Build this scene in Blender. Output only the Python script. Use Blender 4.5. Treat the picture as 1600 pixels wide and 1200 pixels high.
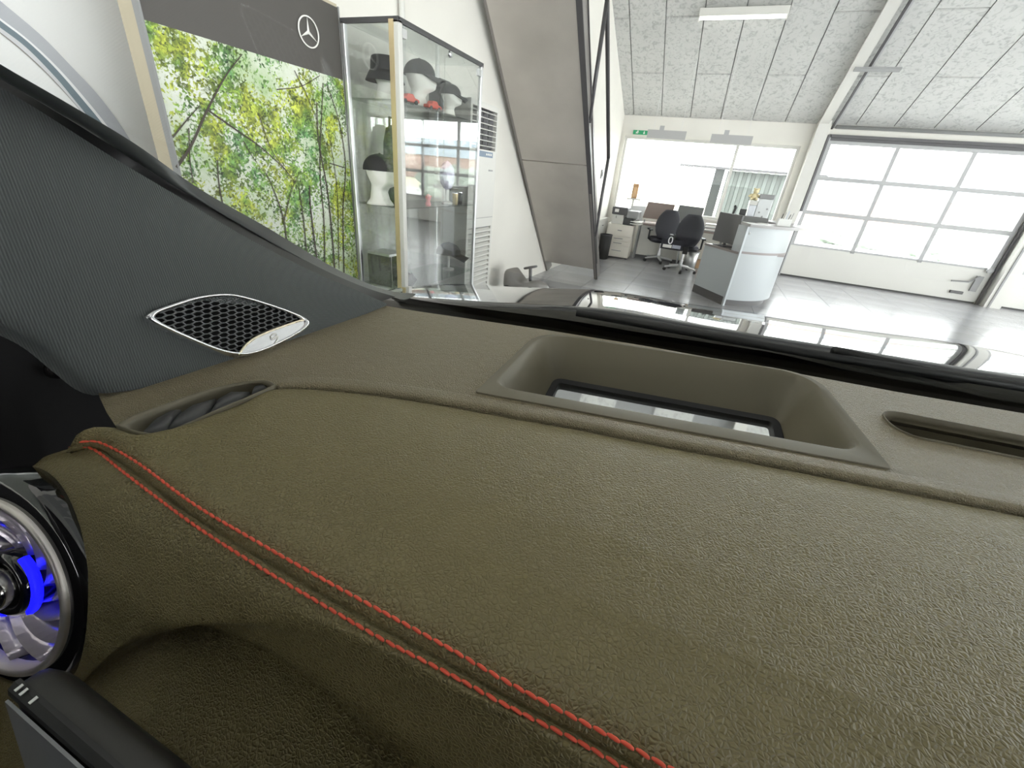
import bpy, bmesh, math, random
from mathutils import Vector, Matrix
random.seed(7)
for o in list(bpy.data.objects): bpy.data.objects.remove(o)
SC = bpy.context.scene
COL = SC.collection
# ------------------------------------------------------------------ camera
EYE = 1.45                      # eye height above the hall floor
FPX = 653.0                     # focal length in pixels of a 1600 px wide frame
R = ((0.91209791, 0.25371406, -0.32203506),
     (0.40036420, -0.38216583, 0.83286121),
     (0.08823781, -0.88858227, -0.45015068))   # rows: hall x, y, z in (right, down, forward)
cd = bpy.data.cameras.new('camera'); cam = bpy.data.objects.new('camera', cd); COL.objects.link(cam)
cd.sensor_width = 36.0; cd.lens = FPX / 1600 * 36.0; cd.clip_start = 0.01; cd.clip_end = 400
cam.matrix_world = Matrix(((R[0][0], -R[0][1], -R[0][2], 0), (R[1][0], -R[1][1], -R[1][2], 0),
                           (R[2][0], -R[2][1], -R[2][2], EYE), (0, 0, 0, 1)))
SC.camera = cam
# ------------------------------------------------------------------ sky and exposure
SKY = 11.5
wd = bpy.data.worlds.new('world'); SC.world = wd; wd.use_nodes = True
bg = wd.node_tree.nodes['Background']; bg.inputs[0].default_value = (0.97, 0.985, 1.0, 1); bg.inputs[1].default_value = SKY
SC.view_settings.view_transform = 'Standard'; SC.view_settings.look = 'None'
SC.view_settings.exposure = 0.0; SC.view_settings.gamma = 1.0; SC.view_settings.use_curve_mapping = False

# ------------------------------------------------------------------ geometry helpers
def ray(u, v):
    d = (u - 800.0, v - 600.0, FPX)
    return Vector([sum(r[i] * d[i] for i in range(3)) for r in R])
EV = Vector((0, 0, EYE))
def atz(u, v, z): d = ray(u, v); return EV + d * ((z - EYE) / d.z)
def aty(u, v, y): d = ray(u, v); return EV + d * (y / d.y)
def atx(u, v, x): d = ray(u, v); return EV + d * (x / d.x)
CA = math.radians(8.5); CC, CS = math.cos(CA), math.sin(CA)
def W(x, y=None, z=None):                    # car frame (x right, y forward, z up from the eye) -> hall
    if y is None: x, y, z = x
    return Vector((CC * x - CS * y, CS * x + CC * y, z + EYE))
def cray(u, v): d = ray(u, v); return Vector((CC * d.x + CS * d.y, -CS * d.x + CC * d.y, d.z))
def cz(u, v, h): d = cray(u, v); return d * (-h / d.z)
def cy(u, v, y): d = cray(u, v); return d * (y / d.y)
def cpl(u, v, n, k):                         # on plane n.p = k of the car frame
    d = cray(u, v); return d * (k / n.dot(d))
def lerp(a, b, t): return a + (b - a) * t
def spline(pts, n):
    """Catmull-Rom through pts, n samples evenly spaced by length"""
    P = [Vector(p) for p in pts]
    if len(P) == 2: return [P[0].lerp(P[1], i / (n - 1)) for i in range(n)]
    Q = [P[0] * 2 - P[1]] + P + [P[-1] * 2 - P[-2]]
    D = []
    for i in range(1, len(Q) - 2):
        a, b, c, d = Q[i - 1:i + 3]
        for k in range(16):
            t = k / 16
            D.append(0.5 * (2 * b + (c - a) * t + (2 * a - 5 * b + 4 * c - d) * t * t + (3 * b - a - 3 * c + d) * t ** 3))
    D.append(P[-1])
    L = [0]
    for i in range(1, len(D)): L.append(L[-1] + (D[i] - D[i - 1]).length)
    out = []; j = 0
    for i in range(n):
        s = L[-1] * i / (n - 1)
        while j < len(L) - 2 and L[j + 1] < s: j += 1
        f = (s - L[j]) / max(1e-9, L[j + 1] - L[j]); out.append(D[j].lerp(D[j + 1], min(1, max(0, f))))
    return out
def interp(tab, x):
    if x <= tab[0][0]: return tab[0][1]
    for (a, b), (c, d) in zip(tab, tab[1:]):
        if x <= c: return b + (d - b) * (x - a) / (c - a)
    return tab[-1][1]

class MB:
    def __init__(s): s.v = []; s.f = []
    def add(s, vs, fs):
        o = len(s.v); s.v += [Vector(p) for p in vs]; s.f += [tuple(i + o for i in q) for q in fs]; return s
    def box(s, a, b, M=None):
        x0, y0, z0 = a; x1, y1, z1 = b
        V = [(x0, y0, z0), (x1, y0, z0), (x1, y1, z0), (x0, y1, z0), (x0, y0, z1), (x1, y0, z1), (x1, y1, z1), (x0, y1, z1)]
        if M: V = [M @ Vector(p) for p in V]
        return s.add(V, [(3, 2, 1, 0), (4, 5, 6, 7), (0, 1, 5, 4), (1, 2, 6, 5), (2, 3, 7, 6), (3, 0, 4, 7)])
    def prism(s, pts, off):
        """polygon pts extruded by vector off"""
        n = len(pts); off = Vector(off); P = [Vector(p) for p in pts]
        return s.add(P + [p + off for p in P], [tuple(range(n))[::-1], tuple(range(n, 2 * n))] + [(i, (i + 1) % n, n + (i + 1) % n, n + i) for i in range(n)])
    def rings(s, rows, closed=True, cap0=False, cap1=False):
        n = len(rows[0]); V = [p for r in rows for p in r]; F = []
        m = n if closed else n - 1
        for i in range(len(rows) - 1):
            for j in range(m):
                k = (j + 1) % n; F.append((i * n + j, i * n + k, (i + 1) * n + k, (i + 1) * n + j))
        if cap0: F.append(tuple(range(n))[::-1])
        if cap1: F.append(tuple((len(rows) - 1) * n + j for j in range(n)))
        return s.add(V, F)
    def lathe(s, prof, base=(0, 0, 0), n=24, M=None, sx=1, sy=1, cap0=True, cap1=True):
        b = Vector(base); rows = []
        for r, z in prof:
            row = [Vector((r * sx * math.cos(2 * math.pi * i / n), r * sy * math.sin(2 * math.pi * i / n), z)) for i in range(n)]
            rows.append([b + ((M @ p) if M else p) for p in row])
        return s.rings(rows, True, cap0, cap1)
    def tube(s, pts, r, n=8, closed=False, caps=True):
        P = [Vector(p) for p in pts]; rows = []; N = len(P); up = None
        for i, p in enumerate(P):
            a = P[(i - 1) % N] if (closed or i > 0) else p
            b = P[(i + 1) % N] if (closed or i < N - 1) else p
            t = (b - a).normalized()
            if up is None:
                up = Vector((0, 0, 1)) if abs(t.z) < .9 else Vector((1, 0, 0))
            x = t.cross(up).normalized(); up = x.cross(t).normalized()
            rr = r[i] if isinstance(r, (list, tuple)) else r
            rows.append([p + (x * math.cos(2 * math.pi * k / n) + up * math.sin(2 * math.pi * k / n)) * rr for k in range(n)])
        if closed: rows.append(rows[0])
        return s.rings(rows, True, caps and not closed, caps and not closed)
    def grid(s, rows): return s.rings(rows, False)
    def build(s, name, mat, parent=None, smooth=False, bevel=0, thick=0, sub=0):
        me = bpy.data.meshes.new(name)
        V = s.v
        mn = Vector([min(p[i] for p in V) for i in range(3)]); mx = Vector([max(p[i] for p in V) for i in range(3)])
        org = Vector(((mn.x + mx.x) / 2, (mn.y + mx.y) / 2, mn.z))
        me.from_pydata([p - org for p in V], [], s.f); me.update()
        bm = bmesh.new(); bm.from_mesh(me); bmesh.ops.remove_doubles(bm, verts=bm.verts, dist=1e-6); bmesh.ops.recalc_face_normals(bm, faces=bm.faces); bm.to_mesh(me); bm.free()
        if smooth:
            for p in me.polygons: p.use_smooth = True
        o = bpy.data.objects.new(name, me); COL.objects.link(o); me.materials.append(mat)
        o['_org'] = list(org)
        if parent is not None:
            o.parent = parent; o.location = org - Vector(parent['_org'])
        else: o.location = org
        if thick:
            m = o.modifiers.new('thickness', 'SOLIDIFY'); m.thickness = thick; m.offset = -1
        if bevel:
            m = o.modifiers.new('bevel', 'BEVEL'); m.width = bevel; m.segments = 2; m.limit_method = 'ANGLE'
        if smooth and (bevel or smooth == 'auto'):
            try: me.set_sharp_from_angle(angle=math.radians(35))
            except Exception: pass
        return o
def B(a, b, M=None): return MB().box(a, b, M)
def tag(o, label=None, cat=None, group=None, kind=None):
    if label: o['label'] = label
    if cat: o['category'] = cat
    if group: o['group'] = group
    if kind: o['kind'] = kind
    return o
def thing(name, loc, label=None, cat=None, group=None, kind=None):
    o = bpy.data.objects.new(name, None); COL.objects.link(o); o.location = loc; o['_org'] = list(loc); o.empty_display_size = .1
    return tag(o, label, cat, group, kind)
def TR(loc, rz=0): return Matrix.Translation(loc) @ Matrix.Rotation(rz, 4, 'Z')

# ------------------------------------------------------------------ materials
def nodes(m): m.use_nodes = True; return m.node_tree.nodes, m.node_tree.links, m.node_tree.nodes['Principled BSDF']
def mat(name, col, rough=.5, metal=0, spec=.5, coat=0, var=0, vscale=6, bump=None, emit=None, aniso=0):
    m = bpy.data.materials.new(name); N, L, P = nodes(m)
    P.inputs['Base Color'].default_value = (*col, 1); P.inputs['Roughness'].default_value = rough
    P.inputs['Metallic'].default_value = metal; P.inputs['Specular IOR Level'].default_value = spec
    P.inputs['Coat Weight'].default_value = coat; P.inputs['Coat Roughness'].default_value = .03
    if emit: P.inputs['Emission Color'].default_value = (*emit[0], 1); P.inputs['Emission Strength'].default_value = emit[1]
    tc = N.new('ShaderNodeTexCoord')
    if var:
        t = N.new('ShaderNodeTexNoise'); t.inputs['Scale'].default_value = vscale; t.inputs['Detail'].default_value = 6
        L.new(tc.outputs['Object'], t.inputs['Vector'])
        r = N.new('ShaderNodeValToRGB'); r.color_ramp.elements[0].position = .3; r.color_ramp.elements[1].position = .7
        r.color_ramp.elements[0].color = (*[c * (1 - var) for c in col], 1); r.color_ramp.elements[1].color = (*[min(1, c * (1 + var)) for c in col], 1)
        L.new(t.outputs['Fac'], r.inputs['Fac']); L.new(r.outputs['Color'], P.inputs['Base Color'])
    if bump:
        kind, sc, st, dist = bump
        if kind == 'noise': t = N.new('ShaderNodeTexNoise'); t.inputs['Detail'].default_value = 4; out = 'Fac'
        else: t = N.new('ShaderNodeTexVoronoi'); out = 'Distance'
        t.inputs['Scale'].default_value = sc; L.new(tc.outputs['Object'], t.inputs['Vector'])
        b = N.new('ShaderNodeBump'); b.inputs['Strength'].default_value = st; b.inputs['Distance'].default_value = dist
        L.new(t.outputs[out], b.inputs['Height']); L.new(b.outputs['Normal'], P.inputs['Normal'])
    return m
def leather(name, col, rough, cell=620, strength=.6):
    m = mat(name, col, rough, var=.03, vscale=14); N = m.node_tree.nodes; L = m.node_tree.links; P = N['Principled BSDF']
    tc = [n for n in N if n.type == 'TEX_COORD'][0]
    nz = N.new('ShaderNodeTexNoise'); nz.inputs['Scale'].default_value = 90; nz.inputs['Detail'].default_value = 3; L.new(tc.outputs['Object'], nz.inputs['Vector'])
    ad = N.new('ShaderNodeMixRGB'); ad.blend_type = 'ADD'; ad.inputs[0].default_value = .006
    L.new(tc.outputs['Object'], ad.inputs[1]); L.new(nz.outputs['Color'], ad.inputs[2])
    v = N.new('ShaderNodeTexVoronoi'); v.feature = 'DISTANCE_TO_EDGE'; v.inputs['Scale'].default_value = cell; L.new(ad.outputs[0], v.inputs['Vector'])
    r = N.new('ShaderNodeValToRGB'); r.color_ramp.elements[1].position = .25; L.new(v.outputs['Distance'], r.inputs['Fac'])
    n2 = N.new('ShaderNodeTexNoise'); n2.inputs['Scale'].default_value = 120; n2.inputs['Detail'].default_value = 2; L.new(tc.outputs['Object'], n2.inputs['Vector'])
    mm = N.new('ShaderNodeMath'); mm.operation = 'MULTIPLY_ADD'; mm.inputs[1].default_value = 1.6; L.new(n2.outputs['Fac'], mm.inputs[0]); L.new(r.outputs['Color'], mm.inputs[2])
    b = N.new('ShaderNodeBump'); b.inputs['Strength'].default_value = strength; b.inputs['Distance'].default_value = .0011
    L.new(mm.outputs[0], b.inputs['Height']); L.new(b.outputs['Normal'], P.inputs['Normal'])
    return m
def glass(name, tint, f0=.08, rough=0.0):
    """thin pane: clear with a reflection that grows towards grazing view (Schlick), alike from both sides"""
    m = bpy.data.materials.new(name); m.use_nodes = True; N = m.node_tree.nodes; L = m.node_tree.links
    for n in list(N): N.remove(n)
    o = N.new('ShaderNodeOutputMaterial'); t = N.new('ShaderNodeBsdfTransparent'); g = N.new('ShaderNodeBsdfGlossy'); mx = N.new('ShaderNodeMixShader')
    t.inputs[0].default_value = (*tint, 1); g.inputs['Roughness'].default_value = rough
    lw = N.new('ShaderNodeLayerWeight'); lw.inputs[0].default_value = .5
    pw = N.new('ShaderNodeMath'); pw.operation = 'POWER'; pw.inputs[1].default_value = 5; L.new(lw.outputs['Facing'], pw.inputs[0])
    ma = N.new('ShaderNodeMath'); ma.operation = 'MULTIPLY_ADD'; ma.inputs[1].default_value = 1 - f0; ma.inputs[2].default_value = f0; L.new(pw.outputs[0], ma.inputs[0])
    L.new(ma.outputs[0], mx.inputs[0]); L.new(t.outputs[0], mx.inputs[1]); L.new(g.outputs[0], mx.inputs[2]); L.new(mx.outputs[0], o.inputs[0])
    return m
m_wall = mat('painted_wall', (.66, .64, .59), .7, var=.03, vscale=2)
m_white = mat('white_paint', (.56, .55, .515), .45)
m_cream = mat('cream_paint', (.66, .64, .58), .5)
m_steelw = mat('pale_steel', (.36, .36, .36), .45, var=.05)
m_grey = mat('mid_grey', (.25, .25, .25), .5)
m_dark = mat('dark_metal', (.06, .057, .06), .4, spec=.5)
m_black = mat('black_plastic', (.012, .012, .013), .5)
m_blackg = mat('gloss_black', (.006, .006, .007), .06, coat=1)
m_chrome = mat('satin_chrome', (.82, .82, .84), .22, 1)
m_alu = mat('aluminium', (.62, .62, .62), .35, .8)
m_gold = mat('champagne_aluminium', (.62, .50, .30), .35, .6)
m_lens = mat('white_tube', (1, 1, 1), .5, emit=((1, .98, .94), 9))
m_tile = mat('floor_tile', (.30, .30, .315), .22, spec=.6, var=.12, vscale=1.2, bump=('noise', 5, .05, .002))
m_grout = mat('floor_grout', (.16, .16, .16), .7)
m_soffit = mat('brushed_sheet_steel', (.40, .37, .335), .38, .35, var=.12, vscale=1.6)
m_glass = glass('cabinet_glass', (.98, .99, .983), .11)
m_shelf = glass('shelf_glass', (.95, .98, .97), .05)
m_pane = glass('window_glass', (.985, .99, .985), .006)
m_wind = glass('windscreen_glass', (.94, .97, .955), .012)
m_skin = mat('mannequin_white', (.72, .71, .66), .5)
m_cloth = mat('black_cloth', (.018, .018, .02), .8, bump=('noise', 400, .3, .002))
m_wood = mat('brown_board', (.22, .13, .075), .6, var=.15, vscale=9)
m_chair = mat('charcoal_upholstery', (.022, .022, .030), .8)
m_dash = leather('dash_leather', (.198, .164, .072), .42, 430, .6)
m_dashu = leather('upper_dash_skin', (.275, .230, .140), .45, 520, .9)
m_hudp = mat('moulded_plastic', (.150, .132, .088), .5, bump=('noise', 900, .12, .0004))
m_frit = mat('black_frit', (.012, .012, .012), .16, spec=1, coat=1)
m_rubber = mat('rubber_seal', (.040, .044, .043), .38)
m_paint = mat('black_car_paint', (.010, .010, .011), .05, coat=1, spec=1.0)
m_stitch = mat('red_thread', (.80, .11, .06), .5)
m_hudglass = mat('display_glass', (.01, .011, .012), .03, coat=1, spec=1)
m_outsideg = mat('pale_concrete', (.62, .62, .60), .8, var=.06, vscale=.4)
m_field = mat('dry_grass', (.58, .56, .42), .9, var=.1, vscale=.3)
m_brick = mat('red_brown_cladding', (.42, .30, .27), .7)
m_blue = mat('blue_cladding', (.40, .47, .56), .6)
m_hedge = mat('hedge_green', (.33, .37, .32), .9, var=.15, vscale=6)
m_corr = mat('grey_green_sheet', (.085, .096, .088), .5)

def woolwood():
    m = mat('wood_wool_board', (.50, .50, .48), .9); N = m.node_tree.nodes; L = m.node_tree.links; P = N['Principled BSDF']
    tc = [n for n in N if n.type == 'TEX_COORD'][0]; g = N.new('ShaderNodeNewGeometry')
    a = N.new('ShaderNodeTexNoise'); a.inputs['Scale'].default_value = 15; a.inputs['Detail'].default_value = 2; a.inputs['Distortion'].default_value = 1.2; L.new(g.outputs['Position'], a.inputs['Vector'])
    b = N.new('ShaderNodeTexNoise'); b.inputs['Scale'].default_value = 2.2; b.inputs['Detail'].default_value = 2; L.new(g.outputs['Position'], b.inputs['Vector'])
    r = N.new('ShaderNodeValToRGB'); e = r.color_ramp.elements
    e[0].position = .32; e[0].color = (.37, .37, .355, 1); e[1].position = .50; e[1].color = (.50, .50, .48, 1)
    L.new(a.outputs['Fac'], r.inputs['Fac'])
    r2 = N.new('ShaderNodeValToRGB'); r2.color_ramp.elements[0].color = (.9, .9, .9, 1); r2.color_ramp.elements[1].color = (1.06, 1.06, 1.06, 1); L.new(b.outputs['Fac'], r2.inputs['Fac'])
    mx = N.new('ShaderNodeMixRGB'); mx.blend_type = 'MULTIPLY'; mx.inputs[0].default_value = 1; L.new(r.outputs[0], mx.inputs[1]); L.new(r2.outputs[0], mx.inputs[2])
    L.new(mx.outputs[0], P.inputs['Base Color']); return m
m_wool = woolwood()

def fabric():
    m = mat('pillar_fabric', (.055, .063, .062), .75); N = m.node_tree.nodes; L = m.node_tree.links; P = N['Principled BSDF']
    tc = [n for n in N if n.type == 'TEX_COORD'][0]
    hs = []
    for rot, sc in (((0, 0, .35), 190), ((0, .8, -.75), 190)):
        mp = N.new('ShaderNodeMapping'); mp.inputs['Rotation'].default_value = rot; L.new(tc.outputs['Object'], mp.inputs['Vector'])
        w = N.new('ShaderNodeTexWave'); w.bands_direction = 'Y'; w.inputs['Scale'].default_value = sc; w.inputs['Distortion'].default_value = .6; w.inputs['Detail'].default_value = 1; w.inputs['Detail Scale'].default_value = 30
        L.new(mp.outputs[0], w.inputs['Vector']); hs.append(w)
    mm = N.new('ShaderNodeMath'); mm.operation = 'MULTIPLY_ADD'; mm.inputs[1].default_value = .45
    L.new(hs[1].outputs['Fac'], mm.inputs[0]); L.new(hs[0].outputs['Fac'], mm.inputs[2])
    b = N.new('ShaderNodeBump'); b.inputs['Strength'].default_value = .55; b.inputs['Distance'].default_value = .0008; L.new(mm.outputs[0], b.inputs['Height']); L.new(b.outputs[0], P.inputs['Normal'])
    r = N.new('ShaderNodeValToRGB'); r.color_ramp.elements[0].color = (.040, .046, .046, 1); r.color_ramp.elements[1].color = (.068, .078, .076, 1); r.color_ramp.elements[1].position = 1.0
    L.new(hs[0].outputs['Fac'], r.inputs['Fac']); L.new(r.outputs[0], P.inputs['Base Color'])
    P.inputs['Sheen Weight'].default_value = .15
    return m
m_fabric = fabric()

def forest():
    """printed photograph of a green wood: leaf clusters over a pale sky"""
    m = mat('forest_print', (.3, .4, .1), .55); N = m.node_tree.nodes; L = m.node_tree.links; P = N['Principled BSDF']
    g = N.new('ShaderNodeNewGeometry')
    def noise(sc, det, dist=0, rough=.62):
        t = N.new('ShaderNodeTexNoise'); t.inputs['Scale'].default_value = sc; t.inputs['Detail'].default_value = det; t.inputs['Distortion'].default_value = dist; t.inputs['Roughness'].default_value = rough
        L.new(g.outputs['Position'], t.inputs['Vector']); return t
    def ramp(src, stops):
        r = N.new('ShaderNodeValToRGB'); e = r.color_ramp.elements
        while len(e) < len(stops): e.new(.5)
        for k, (p, c) in enumerate(stops): e[k].position = p; e[k].color = (*c, 1)
        L.new(src, r.inputs['Fac']); return r
    def mixc(bt, a, b, f=1):
        x = N.new('ShaderNodeMixRGB'); x.blend_type = bt
        if isinstance(f, float) or isinstance(f, int): x.inputs[0].default_value = f
        else: L.new(f, x.inputs[0])
        L.new(a, x.inputs[1]); L.new(b, x.inputs[2]); return x.outputs[0]
    warp = noise(30, 3); wv = mixc('ADD', g.outputs['Position'], warp.outputs['Color'], .035)
    v = N.new('ShaderNodeTexVoronoi'); v.inputs['Scale'].default_value = 105; L.new(wv, v.inputs['Vector'])
    sep = N.new('ShaderNodeSeparateColor'); L.new(v.outputs['Color'], sep.inputs[0])
    hue = noise(5.0, 3)
    col = ramp(hue.outputs['Fac'], [(.34, (.10, .24, .09)), (.46, (.17, .29, .05)), (.57, (.36, .40, .05)), (.70, (.24, .34, .05))])
    lum = ramp(sep.outputs[0], [(0, (.25, .27, .22)), (.45, (.85, .88, .75)), (1, (1.75, 1.7, 1.5))])
    leafc = mixc('MULTIPLY', col.outputs[0], lum.outputs[0])
    shade = ramp(noise(9, 6, .4).outputs['Fac'], [(.36, (.35, .38, .33)), (.55, (1.1, 1.1, 1.05))])
    leafc = mixc('MULTIPLY', leafc, shade.outputs[0])
    sm = N.new('ShaderNodeMath'); sm.operation = 'MULTIPLY_ADD'; sm.inputs[1].default_value = .20; L.new(sep.outputs[1], sm.inputs[0]); L.new(noise(4.2, 7, .5, .7).outputs['Fac'], sm.inputs[2])
    mask = ramp(sm.outputs[0], [(.545, (0, 0, 0)), (.60, (1, 1, 1))])
    sky = ramp(noise(3.0, 4).outputs['Fac'], [(.36, (.38, .50, .26)), (.54, (.62, .66, .55)), (.7, (.70, .71, .67))])
    L.new(mixc('MIX', sky.outputs[0], leafc, mask.outputs[0]), P.inputs['Base Color']); return m
m_forest = forest()
m_trunk = mat('printed_bark', (.055, .042, .03), .6)
m_band = mat('banner_band', (.075, .068, .062), .6)
m_print = mat('printed_silver', (.78, .76, .72), .5)

# ------------------------------------------------------------------ the hall
YW = 10.74
def wx(y): return -2.165 - .03 * (YW - y)     # left wall, very slightly off square
RS = .559                                     # ceiling rise per metre towards the car
def cz_(y): return 2.76 + (YW - y) * RS
fl = B((-2.7, -9, -.12), (9.4, YW + .2, -.008)).build('floor', m_grout); tag(fl, 'grey glossy tiled showroom floor', kind='structure')
tile_me = None
for i in range(16):
    for j in range(12):
        x = -2.65 + .6 * i; y = YW - .02 - .6 * (j + 1)
        if tile_me is None:
            tile = B((x + .002, y + .002, -.008), (x + .598, y + .598, 0)).build('floor_tile', m_tile, fl); tile_me = tile
            base = tile.location.copy()
        else:
            t = tile_me.copy(); COL.objects.link(t); t.location = base + Vector((.6 * i, -.6 * j, 0))
cl = MB().prism([(-2.8, YW + .2, cz_(YW + .2) + .03), (9.4, YW + .2, cz_(YW + .2) + .03), (9.4, 0, cz_(0) + .03), (-2.8, 0, cz_(0) + .03)], (0, 0, .2)).build('ceiling', m_grey)
tag(cl, 'sloping ceiling of grey mottled wood wool boards', kind='structure')
for i in range(-1, 17):
    x0 = -1.967 + .577 * i + .008; x1 = x0 + .561
    ys = [YW]; y = YW - (1.0 if i % 2 == 0 else 1.97)
    ys.append(y)
    while y > 5.0: y -= 2.0; ys.append(y)
    for a, b in zip(ys, ys[1:]):
        MB().prism([(x0, a - .016, cz_(a - .016)), (x1, a - .016, cz_(a - .016)), (x1, b + .016, cz_(b + .016)), (x0, b + .016, cz_(b + .016))], (0, 0, .028)).build('ceiling_board', m_wool, cl)
# back slope of the roof, behind the car
bk = MB().prism([(-2.8, 0, cz_(0) + .03), (9.4, 0, cz_(0) + .03), (9.4, -9, 3.8), (-2.8, -9, 3.8)], (0, 0, .2)).build('ceiling_rear', m_wool)
tag(bk, 'rear slope of the hall ceiling', kind='structure')
# left wall
wl = MB().prism([(wx(-9), -9, 0), (wx(YW), YW, 0), (wx(YW), YW, cz_(YW) + .04), (wx(0), 0, cz_(0) + .04), (wx(-9), -9, 3.9)], (-.2, 0, 0)).build('wall_left', m_wall)
tag(wl, 'white side wall of the showroom', kind='structure')
# front wall around the openings
WT = .2
f = MB()
for a, b in [((-2.17, YW, 0), (-2.07, YW + WT, 2.80)), ((-2.07, YW, 0), (1.33, YW + WT, .92)), ((-2.07, YW, 2.39), (1.33, YW + WT, 2.80)),
             ((1.33, YW, 0), (1.76, YW + WT, 2.80)), ((1.76, YW, 2.60), (9.4, YW + WT, 2.80)), ((5.06, YW, 0), (5.43, YW + WT, 2.60)), ((8.9, YW, 0), (9.4, YW + WT, 2.6))]:
    f.box(a, b)
wf = f.build('wall_front', m_wall); tag(wf, 'cream front wall with window and gate openings', kind='structure')
REARH = 2.2
wr = MB().box((-2.7, -9.2, 0), (9.4, -9, .6)).box((-2.7, -9.2, 3.6), (9.4, -9, 3.9)).build('wall_rear', m_wall); tag(wr, 'rear wall of the hall behind the car', kind='structure')
wr2 = MB().prism([(9.4, -9, 2.6), (9.4, YW + .2, 2.6), (9.4, YW + .2, cz_(YW)), (9.4, 0, cz_(0) + .04), (9.4, -9, 3.9)], (.2, 0, 0)).build('wall_right', m_wall); tag(wr2, 'right wall of the hall above the side gates', kind='structure')

# window_1 : wide office window
w1 = thing('window_1', (-.37, YW + .05, .92), 'wide white framed office window above the desks', kind='structure')
X0, X1, Z0, Z1 = -2.07, 1.33, .92, 2.39; ya, yb = YW + .04, YW + .11
for a, b in [((X0, ya, Z0), (X1, yb, Z0 + .05)), ((X0, ya, Z1 - .05), (X1, yb, Z1)), ((X0, ya, Z0 + .05), (X0 + .05, yb, Z1 - .05)), ((X1 - .05, ya, Z0 + .05), (X1, yb, Z1 - .05))]:
    B(a, b).build('frame', m_white, w1)
mxs = [X0 + .05, -.93, .20, X1 - .05]
B((.20, ya, Z0 + .05), (.26, yb, Z1 - .05)).build('mullion', m_white, w1)
B((X0 + .05, ya + .03, Z0 + .05), (.20, ya + .036, Z1 - .05)).build('pane', m_pane, w1); B((.26, ya + .03, Z0 + .05), (X1 - .05, ya + .036, Z1 - .05)).build('pane', m_pane, w1)
B((X0, YW - .06, Z0 - .03), (X1, YW + .04, Z0)).build('window_sill', m_white, w1)
for a, b in [((X0 - .05, YW - .012, Z0 - .04), (X0, YW, Z1 + .05)), ((X1, YW - .012, Z0 - .04), (X1 + .05, YW, Z1 + .05)), ((X0, YW - .012, Z1), (X1, YW, Z1 + .05))]:
    B(a, b).build('casing', m_cream, w1)

# door_1 : glazed overhead gate
def gate(name, gx0, pitch, label):
    g = thing(name, (gx0 + 1.5 * pitch, YW, 0), label, kind='structure')
    gx1 = gx0 + 3 * pitch; a, b = YW - .01, YW + .05
    B((gx0, a, .03), (gx1, b, .62)).build('lower_panel', m_white, g)
    B((gx0, a - .01, 0), (gx1, b, .03)).build('bottom_seal', m_black, g)
    zs = [.62, 1.25, 1.87, 2.49]
    for z, h in ((.62, .035), (1.225, .075), (1.845, .07), (2.455, .06)):
        B((gx0, a, z), (gx1, b, z + h)).build('rail', m_steelw, g, bevel=.004)
    B((gx0, a - .005, 2.515), (gx1, b, 2.56)).build('top_seal', m_dark, g)
    rows = ((.655, 1.225), (1.30, 1.845), (1.915, 2.455))
    for z0, z1 in rows:
        for k in range(3):
            B((gx0 + k * pitch + .025, a + .025, z0), (gx0 + (k + 1) * pitch - .025, a + .033, z1)).build('pane', m_pane, g)
        for k in range(4):
            xx = gx0 + k * pitch; wdt = .032 if k in (1, 2) else .055
            B((max(gx0, xx - wdt), a, z0), (min(gx1, xx + wdt), b, z1)).build('stile', m_steelw, g)
    for k in (1, 2): B((gx0 + k * pitch - .03, a - .015, .60), (gx0 + k * pitch + .03, a, .64)).build('hinge', m_grey, g)
    return g
g1 = gate('door_1', 1.76, 1.10, 'wide overhead gate with nine glazed panes and white lower panel')
g2 = gate('door_2', 5.45, 1.14, 'second overhead gate at the right edge beyond the white post')
B((1.72, YW - .06, 2.56), (5.45, YW - .01, 2.61)).build('lintel_shadow_strip', m_dark, g1)
# handle and lock fittings at the lower right of the gate
h = MB().tube([(4.55, YW - .05, .36), (4.80, YW - .06, .38), (4.92, YW - .05, .50)], .014); h.box((4.88, YW - .05, .22), (4.98, YW - .015, .50)); h.build('lock_bar', m_grey, g1)
B((4.62, YW - .05, .14), (4.82, YW - .01, .19)).build('pull_handle', m_dark, g1, bevel=.008)
MB().lathe([(.05, 0), (.05, .03), (.03, .035)], (5.0, YW - .045, .62), 16, Matrix.Rotation(math.pi / 2, 3, 'X')).build('roller_bracket', m_steelw, g1)

# steel frame: post and rafter left of the gate, post right of it
def along(x0, x1, dz0, dz1, y0, y1):
    return [(x0, y0, cz_(y0) - dz0), (x1, y0, cz_(y0) - dz0), (x1, y0, cz_(y0) - dz1), (x0, y0, cz_(y0) - dz1)], [(x0, y1, cz_(y1) - dz0), (x1, y1, cz_(y1) - dz0), (x1, y1, cz_(y1) - dz1), (x0, y1, cz_(y1) - dz1)]
sf = thing('steel_frame', (1.55, 10.6, 0), 'white steel post and sloping rafter between window and gate', kind='structure')
B((1.46, 10.50, 0), (1.66, YW, 2.80)).build('post', m_white, sf)
a, b = along(1.48, 1.60, -.01, .13, 10.66, .2); MB().rings([a, b], True, True, True).build('rafter', m_white, sf)
a, b = along(1.46, 1.62, .13, .145, 10.66, .2); MB().rings([a, b], True, True, True).build('rafter_flange', m_white, sf)
sp = thing('steel_post', (5.25, 10.6, 0), 'white steel post right of the glazed gate', kind='structure')
B((5.12, 10.52, 0), (5.36, YW, 2.75)).build('post', m_white, sp)
B((5.17, 10.505, 0), (5.20, 10.52, 2.75)).build('cable_duct', m_grey, sp)
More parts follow.
